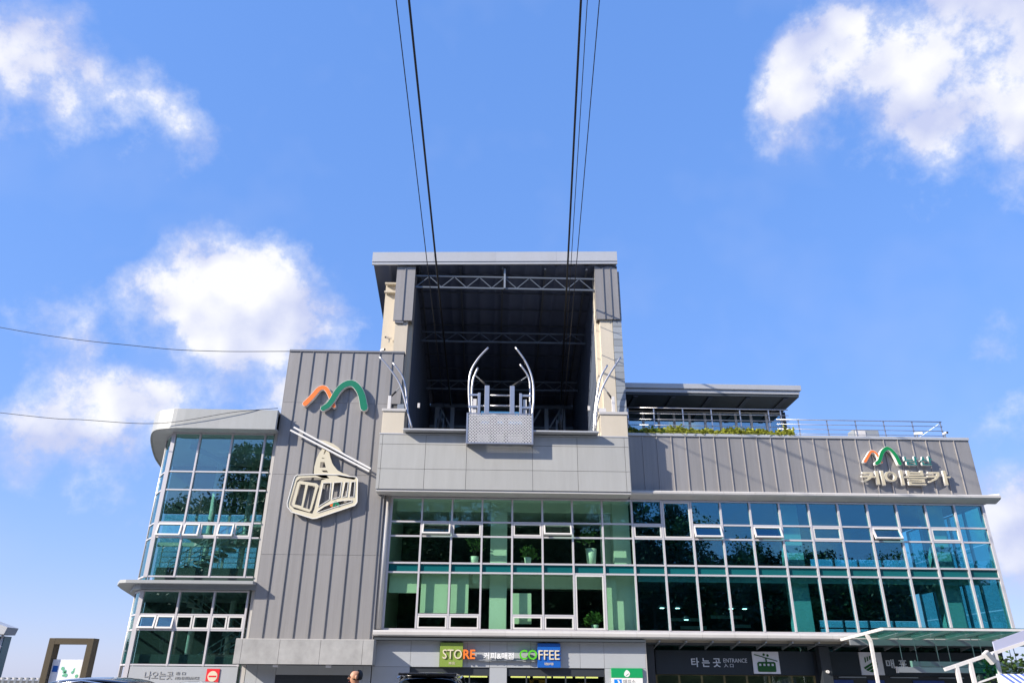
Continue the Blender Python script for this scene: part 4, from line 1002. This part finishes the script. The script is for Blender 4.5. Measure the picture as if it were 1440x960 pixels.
# ------------------------------------------------------------------ terrace railings, planting, cameras
def railing(label, xs, y, zt, zb, n, xr):
    g = thing('terrace_railing', (xs[0], y, zb), label, 'railing', 'steel railings along the terrace')
    for x in xs: MB().bar((x, y, zb), (x, y, zt), .06, .03).build('post', 'galv', g)
    for k in range(n):
        z = zt - k * (zt - zb - .12) / (n - .3); MB().tube([(xr[0], y - .045, z), (xr[1], y - .045, z)], .028 if k == 0 else .02, 8).build('rail', 'galv', g)
    return g
railing('tall steel railing in front of the penthouse windows', [12.2, 13.6, 15.17, 16.72, 18.28, 19.84, 20.5], .42, 15.05, 13.41, 5, (12.1, 20.9))
rr_ = railing('lower steel railing along the right end of the terrace', [21.4, 22.95, 24.5, 26.04, 27.6, 29.15], .42, 14.5, 13.41, 4, (20.2, 29.2))
MB().bar((29.15, .42, 14.45), (27.9, 1.9, 13.6), .025).build('brace', 'steel', rr_)
mat('leaf_yellow', (.30, .33, .04), .6, var=.1)
mat('leaf_green', (.075, .15, .03), .6)
mat('leaf_dark', (.022, .045, .014), .65)
mat('leaf_mid', (.035, .065, .016), .65)
mat('bark', (.06, .045, .03), .9, bump=.4)
def leaf(b, p, s, mi, rg):
    d = Vector((rg.uniform(-1, 1), rg.uniform(-1, 1), rg.uniform(-.6, 1))).normalized(); u = d.cross(Vector((.3, .5, .8))).normalized() * s * .45
    d = d * s; m_ = p + d * .5 + Vector((0, 0, s * .12))
    f = b.faces.new([b.verts.new(p), b.verts.new(m_ + u), b.verts.new(p + d), b.verts.new(m_ - u)]); f.material_index = mi
rg = random.Random(3)
mb = MB()
for k in range(7500):
    x = rg.uniform(12.15, 20.9); t = .5 + .5 * math.sin(x * 3.1) * math.sin(x * 1.3 + 1); y = rg.uniform(-.0, .38)
    z = 13.46 + abs(rg.gauss(0, .15)) * (.45 + .55 * t) + (.10 if rg.random() < t * .3 else 0); leaf(mb.bm, Vector((x, y, z)), rg.uniform(.08, .22), 0 if x > 14.0 or rg.random() < .35 else 1, rg)
tag(mb.build('terrace_planting', ['leaf_yellow', 'leaf_green']), 'yellow green trailing plants along the foot of the terrace railing', 'planting', kind='stuff')
def cctv(loc, rz, label, flip=1):
    g = thing('security_camera', loc, label, 'security camera', 'small security cameras'); L0 = Vector(loc)
    M = Matrix.Rotation(rz, 3, 'Z')
    def W(v): return L0 + M @ Vector(v)
    MB().bar(W((0, 0, 0)), W((0, 0, .22)), .05).build('mount', 'steel', g)
    MB().bar(W((0, .12, .27)), W((0, -.28, .22)), .11, .10).build('camera_body', 'white_metal', g)
    MB().bar(W((0, -.281, .22)), W((0, -.30, .217)), .09, .09).build('lens', 'rubber', g)
cctv((27.6, .2, 13.51), R(50), 'security camera pointing left on the terrace edge near the railing corner')
cctv((29.05, .1, 13.51), R(-5), 'security camera under the corner post of the terrace railing')
cctv((-1.3, .55, 18.0), R(40), 'lower security camera on the cream column left of the hall')
cctv((-.95, .55, 18.75), R(-40), 'upper security camera on the cream column left of the hall')
ab = thing('roof_unit', (24.9, 1.2, 13.4), 'small blue grey box unit behind the lower terrace railing', 'roof unit')
MB().box(24.7, 26.1, 1.2, 1.9, 13.41, 14.28, .02).build('casing', 'tile', ab); MB().box(24.8, 25.35, 1.17, 1.2, 13.6, 14.2).build('grille', 'white_metal', ab)

# potted plants behind the glass
mat('pot', (.70, .72, .68), .5)
def potplant(x, y, zb, h, r_, lush, label, seed):
    g = thing('potted_plant', (x, y, zb), label, 'potted plant', 'potted plants behind the glass'); rgp = random.Random(seed)
    MB().tube([(x, y, zb), (x, y, zb + h * .5), (x, y, zb + h)], [r_ * .7, r_ * .85, r_], 16).build('pot', 'pot', g, smooth=True)
    mb = MB(); MB_s = MB()
    for k in range(4):
        q = Vector((x + rgp.uniform(-.25, .25), y + rgp.uniform(-.1, .1), zb + h + lush * rgp.uniform(.5, 1))); MB_s.tube([(x, y, zb + h - .02), (Vector((x, y, zb + h)) + q) / 2 + Vector((rgp.uniform(-.05, .05), 0, .05)), q], [.02, .015, .008], 6)
        for j in range(70): leaf(mb.bm, q + Vector((rgp.gauss(0, .14), rgp.gauss(0, .1), rgp.gauss(0, .12))), rgp.uniform(.08, .17), 0, rgp)
    MB_s.build('stem', 'bark', g); mb.build('foliage', 'leaf_green', g)
potplant(4.15, .55, 6.76, .42, .22, .9, 'small white pot with a thin plant in the upper storey, left of the first column', 1)
potplant(6.8, .55, 6.76, .40, .18, .35, 'low pale pot on the upper storey floor right of the first column', 2)
potplant(9.95, .5, 6.76, .85, .28, .8, 'tall white vase with a leafy green plant in the upper storey', 3)
potplant(10.0, .5, 3.76, .3, .18, .4, 'little leafy plant behind the tall framed window of the lower storey', 4)
LAMPS = [(13.75, 5.05), (14.55, 5.05), (17.3, 5.05), (18.0, 5.05), (14.95, 4.5)]
LL = ['leftmost of the upper pendant lamps glowing behind the right glazing', 'second upper pendant lamp from the left behind the right glazing', 'third upper pendant lamp from the left behind the right glazing', 'rightmost of the upper pendant lamps behind the right glazing', 'single lower pendant lamp glowing behind the right glazing']
for (x, z), lb in zip(LAMPS, LL):
    g = thing('pendant_lamp', (x, 2.6, z), lb, 'lamp', 'pendant lamps inside the right wing')
    MB().tube([(x, 2.6, z + .05), (x, 2.6, 6.35)], .012, 6).build('cord', 'rubber', g)
    MB().tube([(x, 2.6, z), (x, 2.6, z + .18)], [.28, .06], 14).build('shade', 'steel', g)
    MB().disc((x, 2.6, z - .025), .11, 'Z', .02, 12).build('bulb', 'lamp_white', g)

# ------------------------------------------------------------------ glass canopy on the right
gc = thing('glass_canopy', (26, -2.2, .13), 'cream steel canopy with green glass panes over the right entrance', 'canopy')
def cz(y): return 3.45 + (-.45 - y) * .068
def cbar(a, c, w, h, nm='rafter', m_='white_metal'): return MB().bar(a, c, w, h).build(nm, m_, gc)
cbar((21.4, -.46, cz(-.46)), (21.62, -4.1, cz(-4.1)), .10, .11, 'edge_beam')
cbar((21.62, -4.12, cz(-4.12)), (37.5, -4.12, cz(-4.12)), .12, .09, 'front_beam')
cbar((21.4, -1.3, cz(-1.3) - .2), (37.5, -1.3, cz(-1.3) - .2), .14, .24, 'purlin', 'steel')
gx = [21.55 + 1.6 * k for k in range(11)]
for x in gx[1:]: cbar((x, -.5, cz(-.5)), (x, -4.05, cz(-4.05)), .07, .12, 'rafter', 'steel')
for a, c in zip(gx, gx[1:]):
    for y0, y1 in ((-.5, -2.2), (-2.24, -4.05)):
        MB().hexa([(a + .04, y0, cz(y0) + .07), (c - .04, y0, cz(y0) + .07), (c - .04, y1, cz(y1) + .07), (a + .04, y1, cz(y1) + .07), (a + .04, y0, cz(y0) + .085), (c - .04, y0, cz(y0) + .085), (c - .04, y1, cz(y1) + .085), (a + .04, y1, cz(y1) + .085)]).build('pane', 'glass_canopy', gc)
for x in (21.62, 33.5):
    cbar((x, -2.85, .13), (x, -2.85, cz(-2.85) - .32), .12, .12, 'post'); cbar((x, -2.85, cz(-2.85) - .34), (x - .12, -2.85, cz(-2.85) - .07), .13, .13, 'bracket')
for (x0, x1, y, z, lb) in ((22.9, 28.4, -2.2, 2.05, 'lower left of two long hanging lamps below the glass canopy'), (23.9, 29.0, -1.6, 2.30, 'upper right of two long hanging lamps below the glass canopy')):
    g = thing('hanging_lamp', ((x0 + x1) / 2, y, z), lb, 'lamp', 'long lamps hung below the canopy')
    MB().box(x0, x1, y - .08, y + .08, z, z + .22, .01).build('housing', 'steel', g)
    MB().box(x0 - .02, x0, y - .09, y + .09, z - .02, z + .24).build('end_cap', 'white_metal', g)
    for k in range(4): MB().bar((x0 + .3 + k * (x1 - x0 - .6) / 3, y, z + .22), (x0 + .3 + k * (x1 - x0 - .6) / 3, y, cz(y) - .02), .025).build('rod', 'steel', g)

# cream frame with a sloping top rail, far right
YR = -9.0
fr_ = thing('sloping_frame', (23.0, YR, 0), 'cream steel frame with sloping top rail and glass below, bottom right corner', 'frame')
def rz_(x): return 2.05 + (x - 21.15) * .29
MB().bar((21.15, YR, rz_(21.15)), (26.5, YR, rz_(26.5)), .10, .11).build('top_rail', 'white_metal', fr_)
for x in (21.6, 22.12, 23.1, 25.2): MB().box(x - .058, x + .058, YR - .06, YR + .06, 0, rz_(x) + .02).build('post', 'white_metal', fr_)
MB().bar((22.2, YR, 1.62), (23.02, YR, 1.86), .09, .05).build('mid_rail', 'white_metal', fr_)
MB().hexa([(22.2, YR - .01, 1.68), (23.02, YR - .01, 1.92), (23.02, YR + .01, 1.92), (22.2, YR + .01, 1.68), (22.2, YR - .01, 2.26), (23.02, YR - .01, 2.50), (23.02, YR + .01, 2.50), (22.2, YR + .01, 2.26)]).build('pane', 'glass_canopy', fr_)
bd = thing('slanted_sign_panel', (24.3, YR, 2.7), 'plain lavender grey panel standing on the sloping rail at the right edge', 'panel')
mat('lavender', (.40, .42, .56), .5)
MB().hexa([(23.12, YR - .03, 2.62), (26.4, YR - .03, 3.60), (26.4, YR + .03, 3.60), (23.12, YR + .03, 2.62), (23.12, YR - .03, 2.98), (26.4, YR - .03, 4.0), (26.4, YR + .03, 4.0), (23.12, YR + .03, 2.98)]).build('panel', 'lavender', bd)
fl = thing('floodlight', (22.75, YR - .15, 2.35), 'white floodlight clamped to the sloping cream rail', 'floodlight')
MB().bar((22.55, YR - .30, 2.62), (22.80, YR - .30, 2.28), .16, .22).build('housing', 'white_metal', fl)
MB().bar((22.57, YR - .42, 2.60), (22.79, YR - .42, 2.30), .03, .15).build('lens', 'steel', fl)
MB().bar((22.75, YR - .2, 2.42), (23.05, YR - .02, 2.62), .06).build('bracket', 'white_metal', fl)
rg2 = random.Random(8); mb = MB()
for k in range(1800): leaf(mb.bm, Vector((rg2.uniform(23.3, 26), rg2.uniform(-8.6, -7.6), rg2.uniform(.3, 2.45 + rg2.uniform(-.3, .2)))), rg2.uniform(.08, .2), rg2.randrange(2), rg2)
sb = thing('garden_shrub', (24.6, -8.1, 0), 'dark green shrub behind the sloping cream frame', 'shrub')
mb.build('foliage', ['leaf_dark', 'leaf_green'], sb); MB().tube([(24.6, -8.1, 0), (24.6, -8.1, 1.2)], [.06, .03], 8).build('stem', 'bark', sb)
aw = thing('striped_awning', (23.7, -9.8, 0), 'small blue and white striped awning under the sloping frame', 'awning')
mat('awning_blue', (.10, .16, .45), .7)
for k in range(8):
    x = 22.65 + k * .12
    MB().hexa([(x, -10.2, 1.55), (x + .118, -10.2, 1.55), (x + .118, -9.5, 1.62), (x, -9.5, 1.62), (x, -10.2, 1.58), (x + .118, -10.2, 1.58), (x + .118, -9.5, 1.92), (x, -9.5, 1.92)]).build('stripe', 'awning_blue' if k % 2 else 'sign_white', aw)
for x in (22.7, 23.5): MB().bar((x, -9.52, 0), (x, -9.52, 1.6), .04).build('pole', 'galv', aw)

# ------------------------------------------------------------------ left edge: notice board, far building, fence
mat('bronze', (.10, .082, .055), .45, .5, dirt=.2)
nbd = thing('notice_board', (-10.0, -8, .0), 'tall bronze framed notice board with a map panel at the lower left', 'notice board')
for x in (-10.70, -9.33): MB().box(x - .11, x + .11, -8.25, -7.85, 0, 2.86, .01).build('post', 'bronze', nbd)
MB().box(-10.59, -9.44, -8.25, -7.85, 2.66, 2.86).build('top_beam', 'bronze', nbd)
mp_ = MB().box(-10.57, -9.46, -8.1, -8.0, .7, 2.16).build('map_panel', 'panel_white', nbd)
mat('map_green', (.12, .42, .25), .6)
MB().box(-10.52, -10.34, -8.11, -8.101, 1.75, 1.95).build('heading', 'blue_panel', mp_)
rgm = random.Random(2)
for k in range(9): MB().disc((-9.95 + rgm.gauss(0, .14), -8.108, 1.72 + rgm.gauss(0, .1)), rgm.uniform(.03, .09), 'Y', .006, 7).build('map_patch', 'map_green', mp_)
MB().box(-9.72, -9.50, -8.11, -8.101, 1.2, 1.95).build('map_inset', 'sign_white', mp_)
MB().disc((-9.62, -8.116, 1.62), .06, 'Y', .005, 7).build('map_patch', 'map_green', mp_)
fb = thing('far_building', (-42, 34, 0), 'glazed building with curved roof edge at the far left edge', 'building')
MB().box(-50, -35.4, 30, 31.0, -.1, 4.75).build('wall', 'spandrel', fb)
MB().prism([(-52, 7.2), (-41, 6.95), (-38, 6.4), (-36, 5.75), (-34.9, 5.4), (-35.05, 4.85), (-52, 4.85)], 29.2, 30.8, 'Y').build('roof', 'roof_metal', fb)
for k in range(5): MB().box(-35.6 - k * 1.5, -35.45 - k * 1.5, 29.85, 30, 0, 4.8).build('mullion', 'frame', fb)
for z in (1.5, 3.9): MB().box(-43, -35.4, 29.9, 30, z, z + .08).build('transom', 'frame', fb)
fn = thing('far_fence', (-30, 18, 0), 'low pale fence far away at the lower left', 'fence')
for k in range(34): MB().box(-36 + k * .4, -35.85 + k * .4, 17.98, 18.02, 0, 1.62).build('picket', 'steel', fn)
MB().box(-36.2, -22.4, 18.03, 18.07, 1.5, 1.6).build('rail', 'white_metal', fn)

# ------------------------------------------------------------------ cars
mat('paint_navy', (.012, .022, .05), .25, .3, coat=1)
mat('paint_black', (.008, .008, .009), .25, .2, coat=1)
mat('paint_white', (.72, .72, .72), .3, coat=1)
mat('car_glass', (.012, .016, .02), .05, 0, spec=.8)
mat('chrome', (.75, .75, .76), .15, 1.0)
mat('tail_red', (.35, .01, .01), .2, coat=1)
mat('head_clear', (.7, .72, .75), .1, coat=1)
def car(name, loc, rz, paint, label, prof, roof, W_, plate=None):
    # prof: list of (x, lower z, belt z) along the body; roof: list of (x, z) of the glasshouse top; local x forward, y across
    g = thing(name, loc, label, 'car', 'cars at the bottom edge'); g.rotation_euler = (0, 0, rz)
    OFF[g.name] = Vector((0, 0, 0))
    hw = W_ / 2
    def loft(secs, nm, m_, par=g):
        mb = MB(); b = mb.bm; rings = [[b.verts.new(p) for p in s] for s in secs]; n = len(rings[0])
        for r0_, r1_ in zip(rings, rings[1:]):
            for k in range(n): b.faces.new((r0_[k], r0_[(k + 1) % n], r1_[(k + 1) % n], r1_[k]))
        b.faces.new(rings[0]); b.faces.new(rings[-1][::-1])
        o = mb.build(nm, m_, par, origin=(0, 0, 0), smooth=True)
        md = o.modifiers.new('s', 'SUBSURF'); md.levels = 2; md.render_levels = 2
        return o
    body = []
    L_ = len(prof)
    for i, (x, zl, zb) in enumerate(prof):
        e = .86 if i in (0, L_ - 1) else (.96 if i in (1, L_ - 2) else 1.0); h = hw * e; zm = zl + (zb - zl) * .55
        body.append([(x, -h * .9, zl), (x, -h, zl + .12), (x, -h, zm), (x, -h * .94, zb), (x, -h * .5, zb + .025), (x, h * .5, zb + .025), (x, h * .94, zb), (x, h, zm), (x, h, zl + .12), (x, h * .9, zl)])
    loft(body, 'body', paint)
    secs, rsec = [], []
    zt = max(z for _, z in roof)
    for (x, z) in roof:
        zb = min(p[2] for p in prof[1:-1]) - .03; t = (z - zb) / (zt - zb); h0 = hw * .90; h1 = hw * (.90 - .20 * t)
        secs.append([(x, -h0, zb), (x, -(h0 + h1) / 2, (z + zb) / 2), (x, -h1, z - .05), (x, -h1 * .55, z), (x, h1 * .55, z), (x, h1, z - .05), (x, (h0 + h1) / 2, (z + zb) / 2), (x, h0, zb)])
    loft(secs, 'glasshouse', 'car_glass')
    top = [(x, z) for x, z in roof if z > zt - .17]
    for (x, z) in top:
        h1 = hw * .72; rsec.append([(x, -h1 - .02, z - .06), (x, -h1 * .97, z + .0), (x, -h1 * .5, z + .032), (x, h1 * .5, z + .032), (x, h1 * .97, z), (x, h1 + .02, z - .06)])
    loft(rsec, 'roof', paint)
    for s in (-1, 1):
        mbp = MB()
        mbp.tube([(top[0][0], s * hw * .735, top[0][1] - .05), ((top[0][0] + top[-1][0]) / 2, s * hw * .735, zt - .035), (top[-1][0], s * hw * .735, top[-1][1] - .05)], .016, 8)
        mbp.build('roof_trim', 'chrome', g, origin=(0, 0, 0))
        for x in ((top[0][0] + top[-1][0]) / 2,):
            MB().bar((x, s * hw * .93, prof[2][2]), (x, s * hw * .735, zt - .06), .07).build('pillar', paint, g, origin=(0, 0, 0))
        MB().box(prof[-1][0] * .45, prof[-1][0] * .45 + .12, s * hw + (0 if s > 0 else -.2), s * hw + (.2 if s > 0 else 0), prof[2][2], prof[2][2] + .15, .03).build('mirror', paint, g, origin=(0, 0, 0))
        for wx in (prof[0][0] + .85, prof[-1][0] - .9):
            t_ = MB().disc((wx, s * hw * .98 - .11, .33), .33, 'Y', .22, 24).build('tyre', 'rubber', g, origin=(0, 0, 0))
            MB().disc((wx, s * hw * .98 + (.105 if s > 0 else -.125), .33), .21, 'Y', .02, 16).build('rim', 'chrome', t_, origin=(0, 0, 0))
        MB().box(prof[0][0] - .02, prof[0][0] + .12, s * hw * .62 - .17, s * hw * .62 + .17, .72, .88, .02).build('tail_light', 'tail_red', g, origin=(0, 0, 0))
        MB().box(prof[-1][0] - .14, prof[-1][0] + .02, s * hw * .62 - .17, s * hw * .62 + .17, .58, .72, .02).build('headlight', 'head_clear', g, origin=(0, 0, 0))
    MB().box(prof[0][0] - .02, prof[0][0] + .01, -.26, .26, .5, .62).build('licence_plate', 'sign_white', g, origin=(0, 0, 0))
    return g
SED = [(-2.35, .35, .92), (-2.1, .22, .98), (-1.2, .2, .96), (0, .2, .93), (1.0, .2, .92), (1.9, .22, .82), (2.35, .32, .66)]
SEDR = [(-1.75, .94), (-1.25, 1.22), (-.75, 1.43), (-.3, 1.49), (.2, 1.50), (.55, 1.43), (.95, 1.2), (1.35, .93)]
car('sedan', (-.60, -25.0, .02), 0, 'paint_navy', 'dark navy sedan in front of the glazed tower, only its roof showing', SED, SEDR, 1.84)
car('sedan', (-3.86, -12.0, -.035), R(90), 'paint_white', 'white car behind the navy sedan, only a sliver of roof showing', SED, SEDR, 1.80)
SUV = [(-2.3, .4, 1.02), (-2.2, .25, 1.06), (-1.2, .22, 1.05), (0, .22, 1.03), (1.1, .22, 1.0), (1.95, .24, .92), (2.3, .36, .8)]
SUVR = [(-2.2, 1.05), (-2.12, 1.4), (-1.95, 1.585), (-1.4, 1.63), (-.4, 1.635), (.4, 1.60), (.8, 1.45), (1.5, 1.03)]
g = car('suv', (3.74, -17.8, .05), R(90), 'paint_black', 'black suv seen from behind below the shop sign', SUV, SUVR, 1.86)
sp = MB().box(-2.32, -1.9, -.62, .62, 1.585, 1.64, .02).build('spoiler', 'paint_black', g, origin=(0, 0, 0))
me = text_mesh('EV', .01, .02); me.materials.append(MATS['chrome'])
me.transform(Matrix.Translation((-2.335, .03, 1.592)) @ Matrix.Rotation(R(-90), 4, 'Z') @ Matrix.Diagonal((.055, 1, .05, 1)))
o = link('badge', me, (0, 0, 0), g)

# ------------------------------------------------------------------ the person at the bottom edge
mat('skin', (.48, .25, .155), .55)
mat('hair', (.012, .010, .009), .6)
mat('shirt', (.62, .64, .68), .8)
mat('trousers', (.04, .045, .06), .85)
mat('shoes', (.02, .018, .016), .6)
def person(loc, rz):
    g = thing('person', loc, 'person with thinning dark hair and pale top, only the head showing below the canopy', 'person'); g.rotation_euler = (0, 0, rz)
    OFF[g.name] = Vector((0, 0, 0))
    V = {'pel': (0, 0, .93, .15, .11), 'wai': (0, 0, 1.08, .145, .105), 'che': (0, .01, 1.27, .17, .115), 'sho': (0, 0, 1.39, .12, .09), 'nek': (0, 0, 1.455, .055, .055), 'hd0': (0, -.015, 1.50, .062, .068),
         'hd1': (0, -.02, 1.555, .075, .092), 'hd2': (0, -.005, 1.61, .072, .088), 'hd3': (0, .0, 1.655, .045, .05)}
    E = [('pel', 'wai'), ('wai', 'che'), ('che', 'sho'), ('sho', 'nek'), ('nek', 'hd0'), ('hd0', 'hd1'), ('hd1', 'hd2'), ('hd2', 'hd3')]
    for s, t in ((-1, 'l'), (1, 'r')):
        V.update({'s' + t: (s * .17, 0, 1.36, .062, .062), 'e' + t: (s * .225, .03, 1.10, .045, .045), 'w' + t: (s * .22, -.08, .87, .03, .03), 'p' + t: (s * .21, -.11, .80, .038, .02),
                  'h' + t: (s * .095, 0, .86, .085, .085), 'k' + t: (s * .105, -.02, .48, .058, .06), 'a' + t: (s * .11, .02, .09, .04, .042), 't' + t: (s * .125, -.15, .035, .042, .03)})
        E += [('sho', 's' + t), ('s' + t, 'e' + t), ('e' + t, 'w' + t), ('w' + t, 'p' + t), ('pel', 'h' + t), ('h' + t, 'k' + t), ('k' + t, 'a' + t), ('a' + t, 't' + t)]
        for f in range(4):
            a = f'f{f}{t}'; b2 = f'g{f}{t}'; yy = -.135 + f * .018
            V[a] = (s * .205, yy - .005, .755, .009, .009); V[b2] = (s * .195, yy, .70 + abs(f - 1.5) * .008, .008, .008); E += [('p' + t, a), (a, b2)]
        V['th' + t] = (s * .185, -.15, .785, .011, .011); V['ti' + t] = (s * .18, -.165, .745, .009, .009); E += [('p' + t, 'th' + t), ('th' + t, 'ti' + t)]
    keys = list(V); me = bpy.data.meshes.new('body')
    me.from_pydata([V[k][:3] for k in keys], [(keys.index(a), keys.index(c)) for a, c in E], [])
    o = bpy.data.objects.new('tmp', me); COL.objects.link(o)
    sk = o.modifiers.new('k', 'SKIN'); o.modifiers.new('s', 'SUBSURF').levels = 2
    for i, k in enumerate(keys):
        sv = me.skin_vertices[0].data[i]; sv.radius = V[k][3:5]; sv.use_root = (k == 'pel')
    bpy.context.view_layer.update()
    m2 = bpy.data.meshes.new_from_object(o.evaluated_get(bpy.context.evaluated_depsgraph_get())); bpy.data.objects.remove(o)
    for q in ('skin', 'shirt', 'trousers', 'shoes'): m2.materials.append(MATS[q])
    for p in m2.polygons:
        c = p.center; p.use_smooth = True
        if c.z > 1.44: k = 0
        elif c.z > .95 and (abs(c.x) < .19 or c.z > 1.12): k = 1
        elif abs(c.x) > .165 and c.z < 1.15 and c.z > .62: k = 0
        elif c.z > .10: k = 2
        else: k = 3
        p.material_index = k
    link('body', m2, (0, 0, 0), g)
    # hair: cap on the back and sides, thin on top
    mb = MB(); bmesh.ops.create_uvsphere(mb.bm, u_segments=20, v_segments=14, radius=1)
    for v in list(mb.bm.verts):
        if (v.co.y < .12 and v.co.z > -.3) or v.co.z < -.75 or (v.co.z > .86): mb.bm.verts.remove(v)
    for v in mb.bm.verts: v.co = Vector((v.co.x * .088, v.co.y * .100 + .0, v.co.z * .10 + 1.59))
    mb.build('hair', 'hair', g, origin=(0, 0, 0), smooth=True)
    for s in (-1, 1):
        mb = MB(); bmesh.ops.create_uvsphere(mb.bm, u_segments=10, v_segments=8, radius=1)
        for v in mb.bm.verts: v.co = Vector((v.co.x * .012 + s * .082, v.co.y * .022 - .005, v.co.z * .032 + 1.565))
        mb.build('ear', 'skin', g, origin=(0, 0, 0), smooth=True)
        mb = MB(); bmesh.ops.create_uvsphere(mb.bm, u_segments=8, v_segments=6, radius=.011, matrix=Matrix.Translation((s * .032, -.103, 1.575)))
        mb.build('eye', 'hair', g, origin=(0, 0, 0), smooth=True)
    MB().prism([(-.095, 1.585), (-.13, 1.545), (-.10, 1.535)], -.014, .014, 'X').build('nose', 'skin', g, origin=(0, 0, 0))
    MB().box(-.025, .025, -.108, -.09, 1.503, 1.511).build('mouth', 'tail_red', g, origin=(0, 0, 0))
person((3.05, -25.0, .0), R(-75))

# ------------------------------------------------------------------ the wood behind the camera, mirrored in the glass
def woodland():
    import numpy as np
    rs = np.random.RandomState(21); rgw = random.Random(21)
    trunks = MB(); VS, MI = [], []
    for k in range(330):
        x = rgw.uniform(-95, 125); y = rgw.uniform(-84, -50); z0 = hill(x, y)
        h = 8.5 + rgw.uniform(-2.2, 1.2) + max(0, ridge(x) - 7.5 - z0) * .35; r_ = h * rgw.uniform(.30, .42)
        trunks.tube([(x, y, z0 - .3), (x + rgw.uniform(-.3, .3), y, z0 + h * .35), (x + rgw.uniform(-.4, .4), y, z0 + h * .8)], [.30, .2, .06], 6)
        nc = 26; t = rs.uniform(.2, .97, nc); sp = (1.15 - .65 * t) * r_ * .62
        c = np.stack([x + rs.normal(0, 1, nc) * sp, y + rs.normal(0, 1, nc) * sp, z0 + h * t], 1); rc = rs.uniform(.22, .45, nc) * r_
        n = 62; d = rs.normal(0, 1, (nc, n, 3)); d /= np.linalg.norm(d, axis=2, keepdims=True)
        p = (c[:, None] + d * (rc[:, None, None] * rs.uniform(.45, 1.08, (nc, n, 1))) * np.array([1, 1, .8])).reshape(-1, 3)
        s_ = rs.uniform(.22, .52, (len(p), 1)); dv = rs.normal(0, 1, p.shape); dv /= np.linalg.norm(dv, axis=1, keepdims=True)
        u = np.cross(dv, [.3, .5, .8]); u /= np.linalg.norm(u, axis=1, keepdims=True)
        m_ = p + dv * s_ * .5
        VS.append(np.stack([p, m_ + u * s_ * .45, p + dv * s_, m_ - u * s_ * .45], 1).reshape(-1, 3)); MI.append(np.full(len(p), rgw.choice((1, 1, 2, 3))))
    tm = bpy.data.meshes.new('t'); trunks.bm.to_mesh(tm); trunks.bm.free()
    V = np.concatenate(VS).astype('f4'); nq = len(V) // 4
    me = bpy.data.meshes.new('woodland')
    me.vertices.add(len(V)); me.vertices.foreach_set('co', V.ravel())
    me.loops.add(nq * 4); me.loops.foreach_set('vertex_index', np.arange(nq * 4, dtype='i4'))
    me.polygons.add(nq); me.polygons.foreach_set('loop_start', np.arange(0, nq * 4, 4, dtype='i4'))
    me.polygons.foreach_set('material_index', np.concatenate(MI).astype('i4'))
    me.update()
    bm = bmesh.new(); bm.from_mesh(me); bm.from_mesh(tm); bm.to_mesh(me); bm.free(); bpy.data.meshes.remove(tm)
    for q in ('bark', 'leaf_dark', 'leaf_mid', 'leaf_green'): me.materials.append(MATS[q])
    tag(link('woodland', me, (0, 0, 0)), 'wooded hillside seen mirrored as dark trees in the station glass', 'wood', kind='stuff')
woodland()
